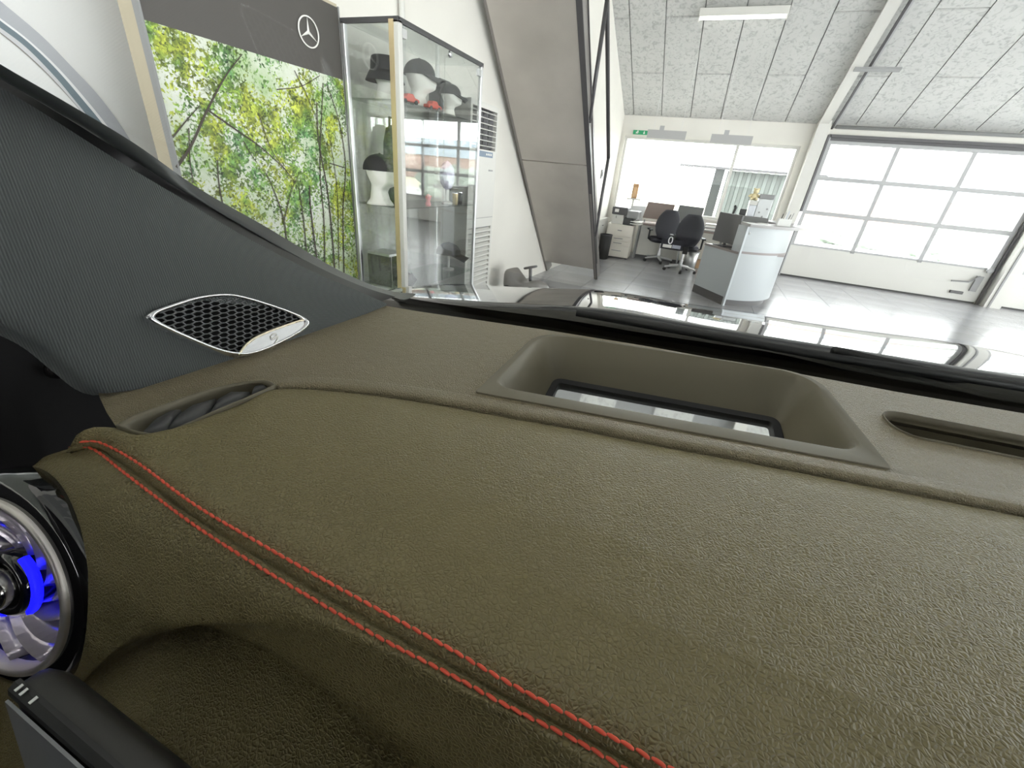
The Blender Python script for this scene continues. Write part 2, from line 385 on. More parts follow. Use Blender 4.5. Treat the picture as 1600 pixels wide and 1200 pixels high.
# gate track: vertical rail, then along the slope
for xx, lb in ((1.70, 'dark steel gate track on the rafter left of the gate'), (5.07, 'dark steel gate track beside the right post')):
    t = thing('gate_track', (xx, 10.68, 0), lb, 'track')
    B((xx, 10.66, 0), (xx + .035, 10.72, 2.6)).build('vertical_rail', m_dark, t)
    B((xx + .035, 10.68, 0), (xx + .06, 10.735, 2.6)).build('rail_flange', m_steelw, t)
    a, b = along(xx, xx + .03, .08, .12, 10.66, 6.5); MB().rings([a, b], True, True, True).build('sloping_rail', m_dark, t)
    a, b = along(xx + .035, xx + .06, .07, .10, 10.66, 6.5); MB().rings([a, b], True, True, True).build('sloping_flange', m_steelw, t)
tag(MB().tube([(1.76, 10.60, 2.72), (9.2, 10.60, 2.72)], .03, 10).build('torsion_shaft', m_grey, smooth=True), 'grey round shaft running above the glazed gate', 'shaft')
y0 = 9.42
tag(MB().prism([(1.52, y0 - .03, cz_(y0) - .155), (2.12, y0 - .03, cz_(y0) - .155), (2.12, y0 + .03, cz_(y0) - .18), (1.52, y0 + .03, cz_(y0) - .18)], (0, 0, .03)).build('ceiling_bracket', m_grey), 'short grey bracket bar crossing the gate track under the ceiling', 'bracket')

# outside
gr = B((-60, YW + .2, -.2), (90, 26, -.02)).build('ground', m_outsideg); tag(gr, 'pale concrete yard outside the gate', kind='structure')
fd = B((-60, 26, -.25), (120, 140, -.03)).build('ground_field', m_field); tag(fd, 'dry grass field beyond the yard', kind='structure')
wh = thing('warehouse', (26, 46, 0), 'long low brown and blue building across the field outside', 'building')
B((8, 44, 0), (70, 52, 2.3)).build('wall', m_brick, wh); B((7.8, 43.8, 2.3), (70.2, 52.2, 3.9)).build('fascia', m_blue, wh)
for k in range(8): B((10 + k * 7, 43.9, .5), (14 + k * 7, 44.05, 1.6)).build('window', m_pane, wh)
sh = thing('corrugated_shed', (.9, 15, 0), 'grey corrugated metal shed with dark post outside the office window', 'shed')
k0 = aty(1128, 300, 15); k1 = aty(1222, 300, 15)
row0 = []; row1 = []
xx = k0.x; i = 0
while xx < k1.x + .6:
    for dx, dy in ((0, 0), (.09, 0), (.11, -.05), (.20, -.05)):
        row0.append(Vector((xx + dx, 15 + dy, 0))); row1.append(Vector((xx + dx, 15 + dy, 2.05)))
    xx += .22
MB().grid([row0, row1]).build('corrugated_wall', m_corr, sh, thick=.01)
dp = aty(1116, 300, 14.9)
B((dp.x - .13, 14.8, 0), (dp.x + .13, 15, 2.1)).build('corner_post', mat('dark_green_steel', (.012, .014, .013), .5), sh)
B((aty(1063, 258, 14.9).x, 14.75, 2.06), (k1.x + .9, 15.2, 2.12)).build('roof_edge', m_dark, sh)
for (u, v, y, w_, hh) in ((1560, 350, 24, 2.6, .9), (1490, 372, 17, 1.3, .45), (1380, 362, 22, 2.2, .5)):
    p = aty(u, v, y); z0 = 0
    bm = bmesh.new(); bmesh.ops.create_icosphere(bm, subdivisions=4, radius=1)
    for vv in bm.verts:
        s_ = 1 + .10 * math.sin(vv.co.x * 13 + vv.co.z * 7) + .08 * math.sin(vv.co.y * 17 + vv.co.z * 11) + random.uniform(-.05, .05)
        vv.co = Vector((vv.co.x * w_ * s_, vv.co.y * .6 * s_, max(-.02, (vv.co.z + .5) * hh * s_)))
    me = MB(); me.add([v_.co + Vector((p.x, y, 0)) for v_ in bm.verts], [tuple(q.index for q in fc.verts) for fc in bm.faces]); bm.free()
    tag(me.build('hedge', m_hedge), {24: 'large pale bush outside seen through the right gate panes', 17: 'small low bush outside behind the lower right gate pane', 22: 'low long bush outside behind the middle gate pane'}[y], 'bush', 'bushes outside the gate')

# ceiling lamp
def tubelamp(x0, y0, label):
    z = cz_(y0) - .085
    L_ = thing('tube_lamp', (x0 + .6, y0, z - .06), label, 'lamp', 'tube lamps on the ceiling')
    B((x0, y0 - .05, z - .05), (x0 + 1.22, y0 + .05, z + .05)).build('housing', m_white, L_, bevel=.008)
    MB().tube([(x0 + .03, y0 - .015, z - .066), (x0 + 1.19, y0 - .015, z - .066)], .022, 10).build('tube', m_lens, L_, smooth=True)
    for q in (x0, x0 + 1.2): B((q, y0 - .04, z - .10), (q + .02, y0 + .03, z - .05)).build('lamp_holder', m_white, L_)
tubelamp(-.88, 8.62, 'white fluorescent tube lamp on the sloping ceiling at the top edge')

# ------------------------------------------------------------------ staircase along the left wall, climbing towards the car
SX0, SX1 = -2.27, -1.40
def sz(y): return 1.03 * (6.96 - y)
st = thing('staircase', (-1.85, 6.9, 0), 'steep staircase seen from below with grey sheet metal underside', 'staircase')
for ya_, yb_ in ((6.78, 5.415), (5.405, 3.95)):
    MB().prism([(SX0 + .02, ya_, sz(ya_)), (SX1 - .03, ya_, sz(ya_)), (SX1 - .03, yb_, sz(yb_)), (SX0 + .02, yb_, sz(yb_))], (0, .02, .02)).build('soffit_panel', m_soffit, st)
m_str = mat('stair_steel', (.20, .185, .175), .35, .4)
for xx in (SX0 - .01, SX1 - .02):
    MB().prism([(xx, 6.96, 0), (xx, 3.95, sz(3.95)), (xx, 3.95, sz(3.95) + .30), (xx, 6.96 + .22, .06), (xx, 7.02, 0)], (.03, 0, 0)).build('stringer', m_str, st)
for dz, w_ in ((-.012, .055), (.285, .05)):
    MB().prism([(SX1 - .03, 6.96 - dz * .7, max(0, dz)), (SX1 - .03 + w_, 6.96 - dz * .7, max(0, dz)), (SX1 - .03 + w_, 3.95, sz(3.95) + dz), (SX1 - .03, 3.95, sz(3.95) + dz)], (0, 0, .02)).build('flange', m_dark, st)
for k in range(13):
    y = 6.75 - k * .215; z = sz(y) + .14
    B((SX0 + .02, y - .02, z), (SX1 - .02, y + .23, z + .035)).build('tread', m_grey, st)
rp = [Vector((-1.385, y, sz(y) + 1.055)) for y in (6.30, 5.1, 4.0)]
MB().tube(rp, .024, 10).build('handrail', m_dark, st, smooth=True)
for y in (6.30, 5.08):
    MB().tube([(-1.385, y, sz(y) + .05), (-1.385, y, sz(y) + 1.055)], .021, 10).build('rail_post', m_dark, st, smooth=True)
tag(B((wx(3) - .05, 2.75, 2.98), (SX1 + .02, 4.02, 3.2)).build('landing_slab', m_white), 'white edge of the upper landing above the staircase', 'landing')
# things on the far part of the left wall
def wallbox(name, y0, y1, z0, z1, d, m, label, cat):
    x = wx(y1)
    t = thing(name, (x + d / 2, (y0 + y1) / 2, z0), label, cat)
    B((x + .003, y0, z0), (x + d, y1, z1)).build('body', m, t, bevel=.006); B((x + d, y0 + .02, z0 + .02), (x + d + .006, y1 - .02, z1 - .02)).build('door', m, t)
    MB().lathe([(.012, 0), (.012, .01)], (x + d + .006, y0 + .05, (z0 + z1) / 2), 12, Matrix.Rotation(math.pi / 2, 3, 'Y')).build('latch', m_grey, t)
wallbox('fuse_box', 7.75, 8.35, 1.25, 1.95, .12, m_cream, 'beige wall cabinet behind the stair railing', 'cabinet')
wallbox('alarm_box', 7.35, 7.62, 2.25, 2.50, .10, m_white, 'small white box high on the side wall behind the stair railing', 'box')
q = aty(954, 272, 9.6)
sw = thing('light_switch', (wx(9.6), 9.6, 1.55), 'small dark switch on the side wall left of the window', 'switch')
B((wx(9.6) + .002, 9.55, 1.5), (wx(9.6) + .02, 9.65, 1.66)).build('plate', m_grey, sw); B((wx(9.6) + .02, 9.575, 1.54), (wx(9.6) + .03, 9.625, 1.62)).build('rocker', m_dark, sw)

# ------------------------------------------------------------------ banner with forest print
bn = thing('banner_stand', (-2.15, 1.77, 0), 'tall fabric banner with a green forest print below a dark band', 'banner')
by0, by1, bx = 1.262, 2.275, -2.10
B((bx - .12, by0, .25), (bx - .004, by1, 2.17)).build('frame', mat('banner_frame', (.44, .385, .28), .6), bn)
def sheet(z0, z1, m, nm):
    rows = []
    for k in range(25):
        t = k / 24; y = lerp(by0, by1, t)
        rows.append([Vector((bx + .001 + .001 * math.sin(t * 9), y, z0)), Vector((bx + .001 + .001 * math.sin(t * 9), y, z1))])
    return MB().grid(rows).build(nm, m, bn, smooth=True)
sheet(.25, 1.835, m_forest, 'forest_print'); sheet(1.835, 2.155, m_band, 'dark_band')
for yy in (by0 - .004, by1): B((bx - .03, yy, .25), (bx + .006, yy + .008, 2.16)).build('edge_trim', m_grey, bn)
MB().box((bx - .35, by0 + .05, 0), (bx + .15, by0 + .11, .03)).box((bx - .08, by0 + .06, .03), (bx - .04, by0 + .10, .26)).build('foot', m_grey, bn)
MB().box((bx - .35, by1 - .11, 0), (bx + .15, by1 - .05, .03)).box((bx - .08, by1 - .10, .03), (bx - .04, by1 - .06, .26)).build('foot', m_grey, bn)
# three-pointed star in a ring
ec = atx(482, 50, bx + .006); er = .066
ring = [[], []]
em = MB()
rr = []
for i in range(40):
    t = 2 * math.pi * i / 40
    rr.append([Vector((ec.x + dx, ec.y + r * math.sin(t), ec.z + r * math.cos(t))) for r, dx in ((er - .006, 0), (er - .006, .004), (er, .004), (er, 0))])
rr.append(rr[0])
em.rings(rr, True); em.build('emblem_ring', m_print, bn)
em = MB()
pts = []
for k in range(6):
    t = math.radians(60 * k); r = er * .95 if k % 2 == 0 else er * .13
    pts.append(Vector((ec.x, ec.y + r * math.sin(t), ec.z + r * math.cos(t))))
em.add(pts + [ec + Vector((.006, 0, 0))], [(i, (i + 1) % 6, 6) for i in range(6)]); em.build('emblem_star', m_print, bn)
def trunk(pl, w0, w1):
    P = spline([atx(u, v, bx + .0055) for u, v in pl], max(8, 5 * len(pl)))
    l, r = [], []
    for i, p in enumerate(P):
        a_ = P[max(0, i - 1)]; b_ = P[min(len(P) - 1, i + 1)]; d = (b_ - a_); nrm = Vector((0, -d.z, d.y)).normalized()
        w = lerp(w0, w1, i / (len(P) - 1)) / 2
        l.append(p + nrm * w); r.append(p - nrm * w)
    MB().grid([l, r]).build('printed_tree', m_trunk, bn)
for pl, a_, b_ in [
    ([(276, 262), (300, 225), (325, 170), (352, 120), (378, 85)], .012, .004), ([(325, 172), (365, 200), (410, 232), (450, 270), (470, 300)], .008, .003),
    ([(270, 215), (290, 190), (312, 165)], .006, .003), ([(340, 250), (342, 285), (350, 330)], .005, .008),
    ([(500, 440), (492, 380), (485, 320), (484, 290)], .012, .009), ([(524, 440), (520, 380), (512, 300), (498, 220), (495, 160)], .014, .007),
    ([(508, 430), (506, 340), (500, 260), (505, 130)], .009, .005), ([(538, 440), (536, 330), (540, 260), (530, 190), (510, 130)], .010, .006),
    ([(480, 400), (474, 340), (468, 300)], .008, .006), ([(449, 400), (444, 345), (425, 290), (415, 270)], .010, .005), ([(444, 345), (455, 300), (468, 270)], .006, .003),
    ([(405, 180), (425, 235), (450, 270)], .005, .003), ([(460, 110), (480, 150), (500, 200), (515, 240)], .005, .003), ([(380, 220), (395, 245), (402, 255)], .005, .003),
    ([(432, 140), (470, 135), (500, 118)], .004, .003), ([(295, 200), (297, 250), (302, 285)], .005, .004), ([(515, 255), (538, 262)], .006, .006), ([(530, 420), (527, 300), (516, 220)], .006, .004)]:
    trunk(pl, a_, b_)

# arc poster on the wall left of the banner
px_ = wx(1.1) + .02
ps = thing('wall_poster', (px_, .8, .5), 'large white wall poster with grey blue curved stripes', 'poster')
B((px_ - .015, -.6, .5), (px_ - .003, 1.50, 2.6)).build('board', mat('poster_white', (.74, .74, .73), .5), ps)
arcs = [[(-60, -50), (0, 1), (65, 56), (108, 100), (152, 147), (184, 189), (206, 223), (235, 275)], [(-60, -18), (0, 28), (43, 61), (87, 102), (130, 150), (173, 204), (210, 262)],
        [(-60, -14), (0, 32), (42, 64), (85, 105), (127, 153), (168, 204), (205, 262)], [(-60, 2), (0, 43), (43, 76), (87, 121), (113, 152), (137, 182), (180, 240)], [(-60, 8), (0, 50), (43, 85), (87, 128), (130, 178), (170, 235)], [(-60, 10), (0, 52), (43, 87), (87, 130), (130, 179), (170, 238)]]
AP = [spline([atx(u, v, px_) for u, v in a_], 40) for a_ in arcs]
for i, j, c, nm in ((0, 1, (.42, .43, .46), 'pale_stripe'), (1, 2, (.78, .78, .78), 'white_line'), (2, 3, (.145, .19, .22), 'blue_stripe'), (3, 4, (.58, .58, .60), 'pale_stripe'), (4, 5, (.24, .22, .20), 'thin_line')):
    MB().grid([AP[i], AP[j]]).build(nm, mat(nm, c, .5), ps)
wp = thing('wall_pipe', (wx(3.2), 3.2, 0), 'thin white pipe running up the wall behind the glass cabinet', 'pipe')
MB().tube([(wx(3.2) + .03, 3.2, 0), (wx(3.2) + .03, 3.2, 5)], .022, 10).build('pipe', m_white, wp, smooth=True)
for z in (.6, 1.9, 3.2): MB().lathe([(.03, 0), (.03, .03)], (wx(3.2) + .03, 3.2, z), 12).build('clip', m_white, wp)

# ------------------------------------------------------------------ glass display cabinet
DX0, DX1, DY0, DY1, DZ = -2.085, -1.70, 2.27, 3.23, 2.10
dc = thing('display_cabinet', (-1.92, 2.75, 0), 'tall glass display cabinet with aluminium posts next to the banner', 'cabinet')
B((DX0, DY0, 0), (DX1, DY1, .10)).build('plinth', m_alu, dc)
for (x, y, m) in ((DX1 - .035, DY0, m_white), (DX1 - .025, DY1 - .025, m_alu), (DX0, DY0, m_alu), (DX0, DY1 - .025, m_alu)):
    w_ = .035 if m is m_white else .025
    B((x, y, .10), (x + w_, y + w_, DZ)).build('post', m, dc, bevel=.004)
B((DX1 - .06, DY0 - .004, .10), (DX1 - .03, DY0 + .004, DZ)).build('post_cover', m_gold, dc)
B((DX0 + .025, DY0 + .010, .10), (DX1 - .035, DY0 + .016, DZ)).build('side_pane', m_glass, dc)
B((DX0 + .025, DY1 - .016, .10), (DX1 - .025, DY1 - .010, DZ)).build('side_pane', m_glass, dc)
B((DX0 + .004, DY0 + .025, .10), (DX0 + .010, DY1 - .025, DZ)).build('back_pane', m_glass, dc)
ym = atx(697, 95, DX1).y
d1 = B((DX1 - .012, DY0 + .037, .12), (DX1 - .006, ym - .002, DZ - .012)).build('glass_door', m_glass, dc)
d2 = B((DX1 - .012, ym + .002, .12), (DX1 - .006, DY1 - .027, DZ - .012)).build('glass_door', m_glass, dc)
lk = atx(702, 84, DX1)
MB().lathe([(.017, 0), (.017, .012), (.011, .016)], (DX1 - .006, lk.y + .012, lk.z), 16, Matrix.Rotation(math.pi / 2, 3, 'Y')).build('lock', m_chrome, d2)
for dd, yy in ((d1, DY0 + .05), (d2, DY1 - .05)):
    for z in (2.05, .2): B((DX1 - .016, yy - .02, z - .02), (DX1 + .002, yy + .02, z + .02)).build('hinge', m_alu, dd)
B((DX0, DY0, DZ), (DX1, DY1, DZ + .008)).build('top_pane', m_shelf, dc)
for a, b in (((DX0, DY0, DZ - .012), (DX1, DY0 + .012, DZ + .012)), ((DX1 - .012, DY0 + .012, DZ - .012), (DX1, DY1, DZ + .012))): B(a, b).build('top_rail', m_dark, dc)
SH = (.68, 1.195, 1.755)
for z in SH: B((DX0 + .012, DY0 + .018, z - .008), (DX1 - .016, DY1 - .018, z)).build('shelf', m_shelf, dc)

HP = [(0, .085, .085, -.01), (.012, .078, .08, -.01), (.03, .062, .066, -.01), (.075, .052, .054, -.012), (.10, .056, .055, -.004), (.118, .078, .058, .018), (.128, .088, .062, .022),
      (.142, .090, .066, .018), (.155, .091, .069, .014), (.170, .093, .071, .010), (.185, .094, .073, .006), (.20, .097, .075, .002), (.225, .096, .075, -.002), (.25, .083, .066, -.004), (.268, .058, .048, -.005), (.278, .025, .02, -.005)]
def head(loc, ang, s, label):
    M = TR(loc, ang) @ Matrix.Scale(s, 4); rows = []
    for z, rx, ry, cx in HP:
        row = []
        for i in range(28):
            t = 2 * math.pi * i / 28; x = cx + rx * math.cos(t); y = ry * math.sin(t)
            if math.cos(t) > .96:                                                 # nose, lips and eye sockets on the front
                x += interp([(.13, 0), (.142, .006), (.150, 0), (.158, .02), (.175, .010), (.19, 0)], z) * (1 if i in (0,) else .45)
            elif math.cos(t) > .82: x -= interp([(.165, 0), (.185, .007), (.20, 0)], z)
            if i in (7, 8, 21, 20): y *= 1 + interp([(.15, 0), (.16, .09), (.19, .11), (.2, 0)], z)   # ears
            row.append(M @ Vector((x, y, z)))
        rows.append(row)
    o = MB().rings(rows, True, True, True).build('mannequin_head', m_skin, smooth=True)
    return tag(o, label, 'head', 'mannequin heads in the glass cabinet'), M
def dome(M, h0, rx, ry, hh, cx=0, n=28):
    rows = []
    for k in range(9):
        t = k / 8 * math.pi / 2
        rows.append([M @ Vector((cx + rx * math.cos(t) * math.cos(2 * math.pi * i / n), ry * math.cos(t) * math.sin(2 * math.pi * i / n), h0 + hh * math.sin(t) ** .9)) for i in range(n)])
    return rows
def cap(M, label, bill=True, badge=False, m=m_cloth, dz=0):
    org = M @ Vector((0, 0, .2))
    c = thing('cap', org, label, 'cap', 'caps in the glass cabinet')
    MB().rings(dome(M, .195 + dz, .108, .086, .095), True, False, True).build('crown', m, c, smooth=True)
    MB().lathe([(.007, 0), (.007, .004), (.003, .006)], M @ Vector((0, 0, .288 + dz)), 10).build('button', m, c)
    if bill:
        top = []
        for k in range(6):
            r = k / 5; row = []
            for i in range(15):
                t = (i / 14 - .5) * 2.5
                a_ = Vector((.104 * math.cos(t), .084 * math.sin(t), .2 + dz)); b_ = Vector((.104 + .075 * math.cos(t * .72), .082 * math.sin(t * .80), .2 + dz - .022 - .03 * (abs(t) / 1.25) ** 2))
                row.append(M @ a_.lerp(b_, r))
            top.append(row)
        MB().grid(top).build('bill', m, c, smooth=True, thick=.004)
    if badge:
        R_ = M.to_3x3().normalized() @ Matrix.Rotation(math.pi / 2, 3, 'Y')
        MB().lathe([(.024, 0), (.024, .008), (.018, .011)], M @ Vector((.100, .030, .228)), 20, R_).build('badge', m_print, c)
    return c
p = atx(603, 156, -1.93); h1, M1 = head((-1.93, p.y, SH[2]), math.radians(20), .75, 'white mannequin head under the bucket hat on the top shelf')
org = M1 @ Vector((0, 0, .2)); bh = thing('bucket_hat', org, 'black bucket hat on the mannequin head beside the white cabinet post', 'hat')
prof = [(.150, .135), (.148, .140), (.128, .178), (.112, .205), (.109, .212), (.104, .27), (.098, .292), (.085, .300), (.0, .302)]
rows = [[M1 @ Vector((r * 1.02 * math.cos(2 * math.pi * i / 28), r * .88 * math.sin(2 * math.pi * i / 28), z)) for i in range(28)] for r, z in prof[:-1]]
MB().rings(rows[3:], True, False, True).build('crown', m_cloth, bh, smooth=True); MB().rings(rows[:4], True).build('brim', m_cloth, bh, smooth=True, thick=.003)
MB().tube([M1 @ Vector((.10, -.045, .255)), M1 @ Vector((.105, -.02, .25)), M1 @ Vector((.11, .01, .252))], .005, 6).build('cord', m_print, bh)
p = atx(656, 178, -1.86); h2, M2 = head((-1.86, p.y, SH[2]), math.radians(22), .92, 'white mannequin head wearing a dark cap on the top shelf')
cap(M2, 'dark baseball cap on the taller mannequin head of the top shelf')
p = atx(703, 184, -1.85); h3, M3 = head((-1.85, p.y, SH[2]), math.radians(30), .70, 'small white mannequin head in a drooping cap at the far top shelf')
cap(M3, 'dark drooping baseball cap at the far end of the top shelf')
p = atx(597, 322, -1.90); h4, M4 = head((-1.90, p.y, SH[1]), math.radians(18), .98, 'white mannequin head with badge cap on the middle shelf')
cap(M4, 'dark peakless cap with round badge on the middle shelf', bill=False, badge=True)
# boxes behind the heads
def carton(name, x, y, z, sx, sy, sz_, m, label, cat, rot=0, lid=None, group=None):
    t = thing(name, (x, y, z), label, cat, group); M = TR((x, y, z), rot)
    B((-sx / 2, -sy / 2, 0), (sx / 2, sy / 2, sz_ * .8), M).build('body', m, t, bevel=.003)
    B((-sx / 2 - .002, -sy / 2 - .002, sz_ * .8), (sx / 2 + .002, sy / 2 + .002, sz_), M).build('lid', lid or m, t, bevel=.003)
    return t
m_red = mat('red_card', (.62, .10, .07), .6)
p = atx(683, 150, -2.02); carton('gift_box', -2.0, p.y, SH[2], .10, .13, .24, m_black, 'black upright box between the two caps on the top shelf', 'box')
def shoe(x, y, z, rot, label):
    t = thing('model_car', (x, y, z), label, 'toy car', 'toy cars on the top shelf'); M = TR((x, y, z), rot)
    pr = [(-.06, .012), (-.058, .03), (-.03, .034), (-.018, .052), (.018, .052), (.032, .034), (.06, .028), (.062, .012)]
    MB().prism([M @ Vector((a_, -.024, b_)) for a_, b_ in pr], M.to_3x3() @ Vector((0, .048, 0))).build('body', m_red, t, bevel=.004)
    for xx in (-.037, .037):
        for yy in (-.026, .018): MB().lathe([(.012, 0), (.012, .008)], M @ Vector((xx, yy, .012)), 12, M.to_3x3() @ Matrix.Rotation(-math.pi / 2, 3, 'X')).build('wheel', m_black, t)
p = atx(640, 168, -1.76); shoe(-1.78, p.y + .02, SH[2], 1.2, 'small red model car beside the white post on the top shelf')
p = atx(678, 175, -1.76); shoe(-1.77, p.y, SH[2], 1.4, 'small red model car between the two capped heads')
# middle shelf
p = atx(616, 300, -2.03)
bg_ = thing('dark_bag', (-2.03, p.y, SH[1]), 'dark patterned bag standing behind the middle shelf head', 'bag'); M = TR((-2.03, p.y, SH[1]), .2)
rows = [[M @ Vector((sx_ * math.cos(2 * math.pi * i / 20) * (1 + .08 * math.sin(5 * i + z * 40)), sy_ * math.sin(2 * math.pi * i / 20), z)) for i in range(20)] for z, sx_, sy_ in ((0, .05, .10), (.02, .06, .115), (.2, .055, .11), (.36, .05, .09), (.44, .03, .06), (.46, .005, .01))]
MB().rings(rows, True, True, True).build('body', mat('patterned_black', (.03, .035, .03), .6, var=.8, vscale=60), bg_, smooth=True)
MB().tube([M @ Vector((0, -.04, .42)), M @ Vector((0, -.03, .50)), M @ Vector((0, .03, .50)), M @ Vector((0, .04, .42))], .008, 8).build('handle', m_black, bg_)
p = atx(698, 320, -1.84)
bm = bmesh.new(); bmesh.ops.create_icosphere(bm, subdivisions=2, radius=1); me = MB()
me.add([Vector((-1.84 + v.co.x * .055, p.y + v.co.y * .065, SH[1] + .19 + v.co.z * .10)) for v in bm.verts], [tuple(q.index for q in fc.verts) for fc in bm.faces]); bm.free()
orn = thing('faceted_ornament', (-1.84, p.y, SH[1]), 'pale violet faceted ornament on a stem on the middle shelf', 'ornament')
me.build('faceted_head', mat('violet_crystal', (.62, .58, .74), .15), orn); MB().lathe([(.045, 0), (.045, .008), (.012, .02), (.012, .10)], (-1.84, p.y, SH[1]), 8).build('stem', m_skin, orn)
carton('display_box', -1.97, 3.09, SH[1], .06, .22, .24, m_cream, 'plain beige board box at the far end of the middle shelf', 'box')
for u, m, lb, hgt in ((711, m_gold, 'small brass coloured cup on the middle shelf', .075), (718, m_blackg, 'small black cup with silver rim on the middle shelf', .08)):
    p = atx(u, 322, -1.78); t = thing('cup', (-1.78, p.y, SH[1]), lb, 'cup')
    MB().lathe([(.018, 0), (.02, .004), (.022, hgt)], (-1.78, p.y, SH[1]), 18, cap1=False).build('body', m, t, smooth=True); MB().lathe([(.0215, hgt), (.0235, hgt), (.0235, hgt + .004), (.0215, hgt + .004)], (-1.78, p.y, SH[1]), 18).build('rim', m_chrome, t)
p = atx(669, 326, -1.76)
t = thing('pink_figurine', (-1.76, p.y, SH[1]), 'small pink figurine at the front of the middle shelf', 'figurine')
MB().lathe([(.016, 0), (.02, .01), (.012, .03), (.018, .045), (.02, .055), (.012, .07), (.002, .075)], (-1.76, p.y, SH[1]), 14).build('body', mat('pink', (.75, .25, .27), .4), t, smooth=True)
for s_ in (-1, 1): MB().tube([(-1.76, p.y, SH[1] + .045), (-1.755, p.y + s_ * .03, SH[1] + .06)], .006, 6).build('arm', m_red, t)
# lower shelf
p = atx(603, 420, -1.93)
pd = thing('pedestal', (-1.93, p.y, SH[0]), 'dark small pedestal table with pale inner panel on the lower shelf', 'pedestal'); y = p.y
B((-2.02, y - .07, SH[0] + .20), (-1.84, y + .09, SH[0] + .215)).build('top', m_alu, pd)
for yy in (y - .07, y + .075): B((-2.02, yy, SH[0]), (-1.84, yy + .015, SH[0] + .20)).build('side', m_dark, pd)
B((-1.95, y - .02, SH[0]), (-1.935, y + .075, SH[0] + .20)).build('panel', m_cream, pd)
p = atx(700, 440, -1.86); M5 = TR((-1.86, p.y, SH[0] - .06), math.radians(20)) @ Matrix.Scale(.95, 4)
cap(M5, 'dark cap propped on a small white stand on the lower shelf')
t = thing('cap_stand', (-1.86, p.y, SH[0]), 'small white stand under the cap on the lower shelf', 'stand')
MB().lathe([(.05, 0), (.05, .008), (.012, .016), (.012, .15)], (-1.86, p.y, SH[0]), 16).build('stem', m_white, t)
MB().lathe([(.012, .15), (.06, .17), (.05, .19)], (-1.86, p.y, SH[0]), 16).build('support', m_white, t)
p = atx(600, 440, -1.85)
bm = bmesh.new(); bmesh.ops.create_icosphere(bm, subdivisions=3, radius=1); me = MB()
me.add([Vector((-1.80 + v.co.x * .06 * (1 + .2 * math.sin(9 * v.co.y)), 2.40 + v.co.y * .09 * (1 + .15 * math.sin(7 * v.co.z + 3 * v.co.x)), SH[0] + max(0, (v.co.z + .7) * .05 * (1 + .25 * math.sin(11 * v.co.x + 5 * v.co.y))))) for v in bm.verts], [tuple(q.index for q in fc.verts) for fc in bm.faces]); bm.free()
tag(me.build('folded_scarf', m_cloth, smooth=True), 'crumpled dark scarf lying on the lower shelf by the pedestal', 'scarf')

# ------------------------------------------------------------------ air conditioner tower
AX, AY0, AY1, AZ = -1.86, 3.36, 3.86, 1.93
ac = thing('air_conditioner', (-2.05, 3.61, 0), 'white floor standing air conditioner beside the glass cabinet', 'air conditioner')
mb = MB()
for a, b in (((-2.24, AY0, 0), (AX - .05, AY1, AZ)), ((AX - .05, AY0, 0), (AX, AY0 + .03, AZ)), ((AX - .05, AY1 - .03, 0), (AX, AY1, AZ)), ((AX - .05, AY0 + .03, .98), (AX, AY1 - .03, 1.60)), ((AX - .05, AY0 + .03, AZ - .04), (AX, AY1 - .03, AZ)), ((AX - .05, AY0 + .03, 0), (AX, AY1 - .03, .08))): mb.box(a, b)
mb.build('body', m_white, ac)
B((AX - .048, AY0 + .031, 1.60), (AX - .044, AY1 - .031, AZ - .04)).build('outlet_recess', m_black, ac)
for k in range(7): B((AX - .03, AY0 + .03, 1.625 + k * .04), (AX - .002, AY1 - .03, 1.631 + k * .04)).build('louvre', m_white, ac)
for k in range(4):
    yy = AY0 + .10 + k * .10; MB().prism([(AX - .043, yy, 1.61), (AX - .012, yy + .02, 1.61), (AX - .012, yy + .02, 1.88), (AX - .043, yy, 1.88)], (0, .006, 0)).build('vane', m_dark, ac)
B((AX, AY0 + .14, 1.545), (AX + .003, AY1 - .08, 1.588)).build('control_panel', mat('panel_blue', (.08, .13, .20), .3), ac)
for k in range(4): B((AX + .003, AY1 - .12 - k * .03, 1.56), (AX + .005, AY1 - .105 - k * .03, 1.575)).build('button', m_print, ac)
B((AX, AY1 - .14, 1.44), (AX + .002, AY1 - .06, 1.452)).build('maker_plate', m_grey, ac)
B((AX - .001, AY0 + .01, 1.055), (AX + .002, AY1 - .01, 1.060)).build('panel_seam', m_grey, ac)
B((AX - .048, AY0 + .031, .08), (AX - .03, AY1 - .031, .98)).build('intake_recess', m_grey, ac)
for k in range(20):
    z = .095 + k * .044
    MB().prism([(AX - .028, AY0 + .03, z + .022), (AX - .004, AY0 + .03, z), (AX, AY0 + .03, z + .004), (AX, AY0 + .03, z + .014), (AX - .022, AY0 + .03, z + .034)], (0, AY1 - AY0 - .06, 0)).build('intake_slat', m_white, ac)

